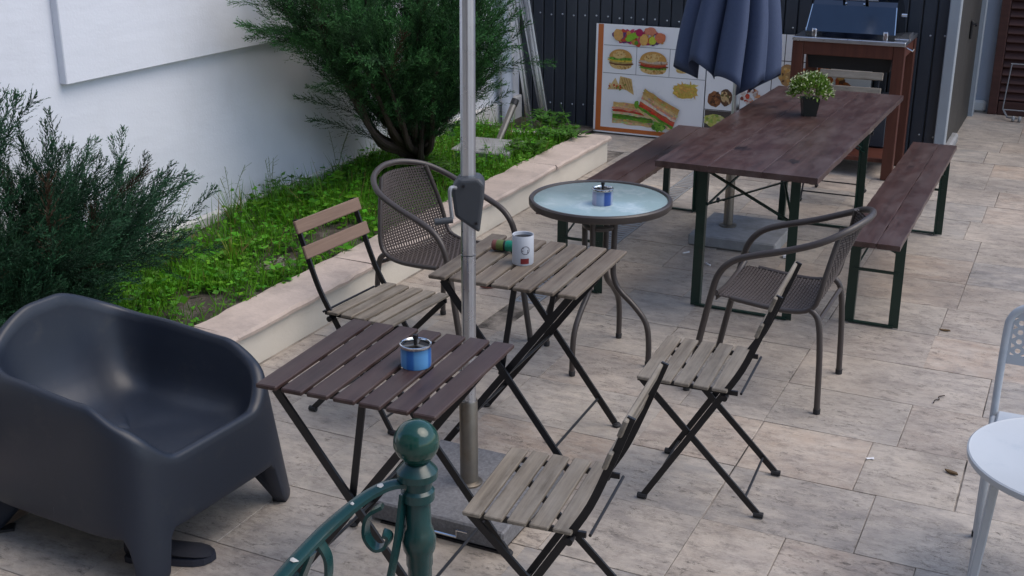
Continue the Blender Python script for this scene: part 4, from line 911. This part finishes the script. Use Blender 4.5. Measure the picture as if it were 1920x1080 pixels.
E1 = [(-3.7, 4.0, .74), (-3.6, 3.85, .62), (-3.85, 3.8, .8), (-3.7, 3.5, .95), (-3.55, 3.5, .9), (-3.9, 3.4, 1.05), (-3.7, 3.2, 1.05), (-3.5, 3.0, .85), (-3.85, 2.9, 1.05), (-3.6, 2.7, .9), (-3.45, 3.62, .66), (-3.42, 3.3, .7), (-3.5, 3.82, .56), (-3.45, 3.0, .58), (-3.62, 3.88, .45), (-3.5, 3.66, .40), (-3.75, 2.6, .8), (-3.45, 2.75, .5), (-3.45, 3.35, .42), (-4.0, 3.75, .7), (-3.5, 3.1, .4), (-3.7, 3.45, .65), (-3.65, 3.7, .7), (-3.8, 3.1, .8), (-3.5, 3.5, .55)]
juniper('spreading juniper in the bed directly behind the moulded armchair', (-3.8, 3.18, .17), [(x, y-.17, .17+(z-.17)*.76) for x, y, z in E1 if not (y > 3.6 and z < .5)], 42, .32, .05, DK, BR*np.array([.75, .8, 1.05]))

# ground cover of clover and grass in the bed
def bed_cover():
    g = RNG; V, F, C = [], [], []; cnt = 0
    def push(v, f, c):
        nonlocal cnt; V.append(v); F.append(f+cnt); C.append(c); cnt += len(v)
    def spots(n, tall=False):
        x = g.uniform(-4.19, -3.27, n); y = g.uniform(2.9, 8.0, n)
        dens = .66+.42*np.sin(3.1*y+4*x)*np.sin(2.3*y-5*x+1)
        bare = .8*np.exp(-(((x+3.52)/.11)**2+((y-4.62)/.15)**2))+.8*np.exp(-(((x+3.45)/.1)**2+((y-5.1)/.15)**2))+.7*np.exp(-(((x+3.5)/.12)**2+((y-4.05)/.12)**2))
        keep = g.random(n) < np.clip(dens-bare*1.1, .03, 1); x, y = x[keep], y[keep]
        z = np.array([soil_z(a, b) for a, b in zip(x, y)]); return np.stack([x, y, z], 1)
    green = np.array([.095, .29, .016])
    P = spots(15000); n = len(P); h = g.gamma(2.2, .018, n)*(1.15-.4*np.clip((P[:, 0]+4.2), 0, 1)); P2 = P+np.stack([g.normal(0, .012, n), g.normal(0, .012, n), h], 1)
    tone = g.uniform(.5, 1.45, (n, 1)); hue = np.stack([g.uniform(.7, 1.35, n), np.ones(n), g.uniform(.6, 1.6, n)], 1); col = green*tone*hue
    sz = g.gamma(4, .0048, n)+.004
    for k in range(3):
        a = g.uniform(0, 6.28, n)+k*2.09; D = np.stack([np.cos(a), np.sin(a), g.uniform(-.15, .45, n)], 1); D /= np.linalg.norm(D, axis=1, keepdims=True)
        v, f, c = leaf_quads(P2, D, np.tile([0, 0, 1.], (n, 1))+g.normal(size=(n, 3))*.3, sz, sz*g.uniform(.65, .95, n), col); push(v, f, c)
    P = spots(30000); n = len(P); D = np.stack([g.normal(0, .38, n), g.normal(0, .38, n), np.ones(n)], 1); D /= np.linalg.norm(D, axis=1, keepdims=True)
    dry = (g.random((n, 1)) < .05); col = np.where(dry, np.array([.26, .20, .07]), green*g.uniform(.5, 1.3, (n, 1))*np.array([1.05, 1, .8]))
    v, f, c = leaf_quads(P, D, g.normal(size=(n, 3)), g.gamma(3, .024, n)+.015, g.uniform(.003, .006, n), col); push(v, f, c)
    npmesh('ground_cover', np.concatenate(V), np.concatenate(F), 'leaf', None, np.concatenate(C), label='low green clover and grass covering the planting bed', cat='ground cover', kind='stuff')
bed_cover()
def gravel():
    g = RNG; m = MB()
    for _ in range(240):
        a = g.random()*6.28; q = sqrt(g.random()); x = -3.52+.11*q*cos(a); y = 4.62+.15*q*sin(a); s = g.uniform(.004, .011)
        if g.random() < .25: x, y = g.uniform(-3.95, -3.3), g.uniform(6.9, 8.1)
        z = soil_z(x, y)+s*.5
        vs = [(x+s*dx*g.uniform(.7, 1.3), y+s*dy*g.uniform(.7, 1.3), z+s*dz*.7) for dx, dy, dz in ((1, 0, 0), (0, 1, 0), (-1, 0, 0), (0, -1, 0), (0, 0, 1), (0, 0, -1))]
        m.add(vs, [(0, 1, 4), (1, 2, 4), (2, 3, 4), (3, 0, 4), (1, 0, 5), (2, 1, 5), (3, 2, 5), (0, 3, 5)])
    m.build('gravel', 'gravel', None, kind='stuff', label='loose pale gravel showing through bare patches of the bed', cat='gravel')
gravel()
def tall_grass(label, x, y, n, hgt, spread, col=(.09, .19, .03), heads=True):
    g = RNG; t = thing('tall_grass', label, 'grass', (x, y, soil_z(x, y)-.01)); V, F, C = [], [], []; cnt = 0; m = MB()
    for i in range(n):
        a = g.uniform(0, 6.28); L = hgt*g.uniform(.55, 1.1); d = np.array([cos(a)*.6, sin(a), 0])*spread*g.uniform(.4, 1.2); droop = g.uniform(.1, .5); k = 7; w = g.uniform(.005, .010)
        pts = [np.array([0.01*cos(a), .01*sin(a), 0])+d*L*(s**1.6)+np.array([0, 0, L*(s-droop*s*s*.5)]) for s in np.linspace(0, 1, k)]
        side = np.array([-sin(a), cos(a), 0]); vv = []
        for j, p in enumerate(pts): ww = w*(1-j/(k-1))**.7+.0004; p = np.array([max(p[0], -4.17-x), p[1], p[2]]); vv += [p-side*ww/2, p+side*ww/2]
        V += vv; F += [(cnt+2*j, cnt+2*j+1, cnt+2*j+3, cnt+2*j+2) for j in range(k-1)]; cc = np.array(col)*g.uniform(.6, 1.4)
        if g.random() < .18: cc = np.array([.26, .19, .06])
        C += [cc]*len(vv); cnt += len(vv)
    npmesh('blades', V, F, 'leaf', t, np.array(C))
    if heads:
        for i in range(3):
            a = g.uniform(0, 6.28); L = hgt*g.uniform(1.0, 1.35); P = [(max(spread*.45*L*s*s*cos(a), -4.16-x), spread*.5*L*s*s*sin(a), L*s) for s in np.linspace(0, 1, 6)]
            sm_ = MB().tube(P, .0013, 4)
            for q in range(8):
                f = .55+.45*q/8; b = Vector(P[3]).lerp(Vector(P[5]), (f-.55)/.45); sm_.tube([b, b+Vector((g.uniform(-.01, .02), g.uniform(-.05, .05), g.uniform(.0, .03)))], .0009, 3)
            sm_.build('seed_stem', 'olive', t)
tall_grass('clump of tall grass blades between the left juniper and the wall', -3.88, 4.28, 80, .34, .6, (.11, .22, .04))
tall_grass('airy tall grass with thin seed stems against the middle of the white wall', -4.05, 4.98, 18, .28, .6)
tall_grass('broad yellow green grass tuft beside the gravel patch', -3.72, 4.55, 30, .22, .8, (.17, .19, .03), False)
tall_grass('loose tall grass tuft against the wall behind the tan backed chair', -4.06, 5.35, 22, .24, .6, (.10, .22, .04))
tall_grass('thin grass sprouting behind the first wicker chair against the wall', -4.08, 6.05, 10, .26, .5, (.10, .16, .05))
def leafy_weed(label, x, y, z, n, R, h, ll, col=(.06, .17, .025)):
    g = RNG; t = thing('leafy_weed', label, 'plant', (x, y, z)); m = MB(); P, D, L, Wd = [], [], [], []
    for i in range(n):
        a = g.uniform(0, 6.28); r = R*sqrt(g.random()); hh = h*g.uniform(.5, 1.1); top = np.array([max(r*cos(a), -4.15-x), r*sin(a), hh]); m.tube([(top[0]*.2, top[1]*.2, -.01), tuple(top)], .0016, 4)
        for k in range(6):
            b = a+k*1.05+g.uniform(-.3, .3); P.append(top*np.array([1, 1, g.uniform(.75, 1)])); D.append((cos(b), sin(b), g.uniform(-.2, .5))); L.append(ll*g.uniform(.7, 1.2)); Wd.append(ll*g.uniform(.35, .5))
    m.build('stems', 'olive', t); D = np.array(D); D /= np.linalg.norm(D, axis=1, keepdims=True); k = len(P)
    v, f, c = leaf_quads(np.array(P), D, np.tile([0, 0, 1.], (k, 1))+g.normal(size=(k, 3))*.25, L, Wd, np.array(col)*g.uniform(.55, 1.45, (k, 1))); npmesh('leaves', v, f, 'leaf', t, c)
leafy_weed('leafy green weed at the far end of the planter by the shed', -3.62, 8.22, .10, 34, .16, .16, .07)
leafy_weed('low trailing green weed spilling over the far end of the planter cap', -3.36, 7.86, .17, 44, .17, .07, .05, (.075, .20, .03))
leafy_weed('upright bright green weed growing next to the tilted umbrella base', -3.42, 7.35, .15, 40, .15, .10, .055, (.08, .2, .025))
leafy_weed('broad leaved weed standing above the clover below the white wall', -4.0, 5.5, .17, 22, .2, .17, .05)
leafy_weed('bright clover clump around the trunk of the large juniper', -3.68, 6.5, .15, 40, .16, .12, .05, (.085, .21, .02))
leafy_weed('single stem weed with lobed leaves rising above the left juniper side', -3.98, 4.22, .15, 4, .05, .36, .06, (.06, .18, .04))
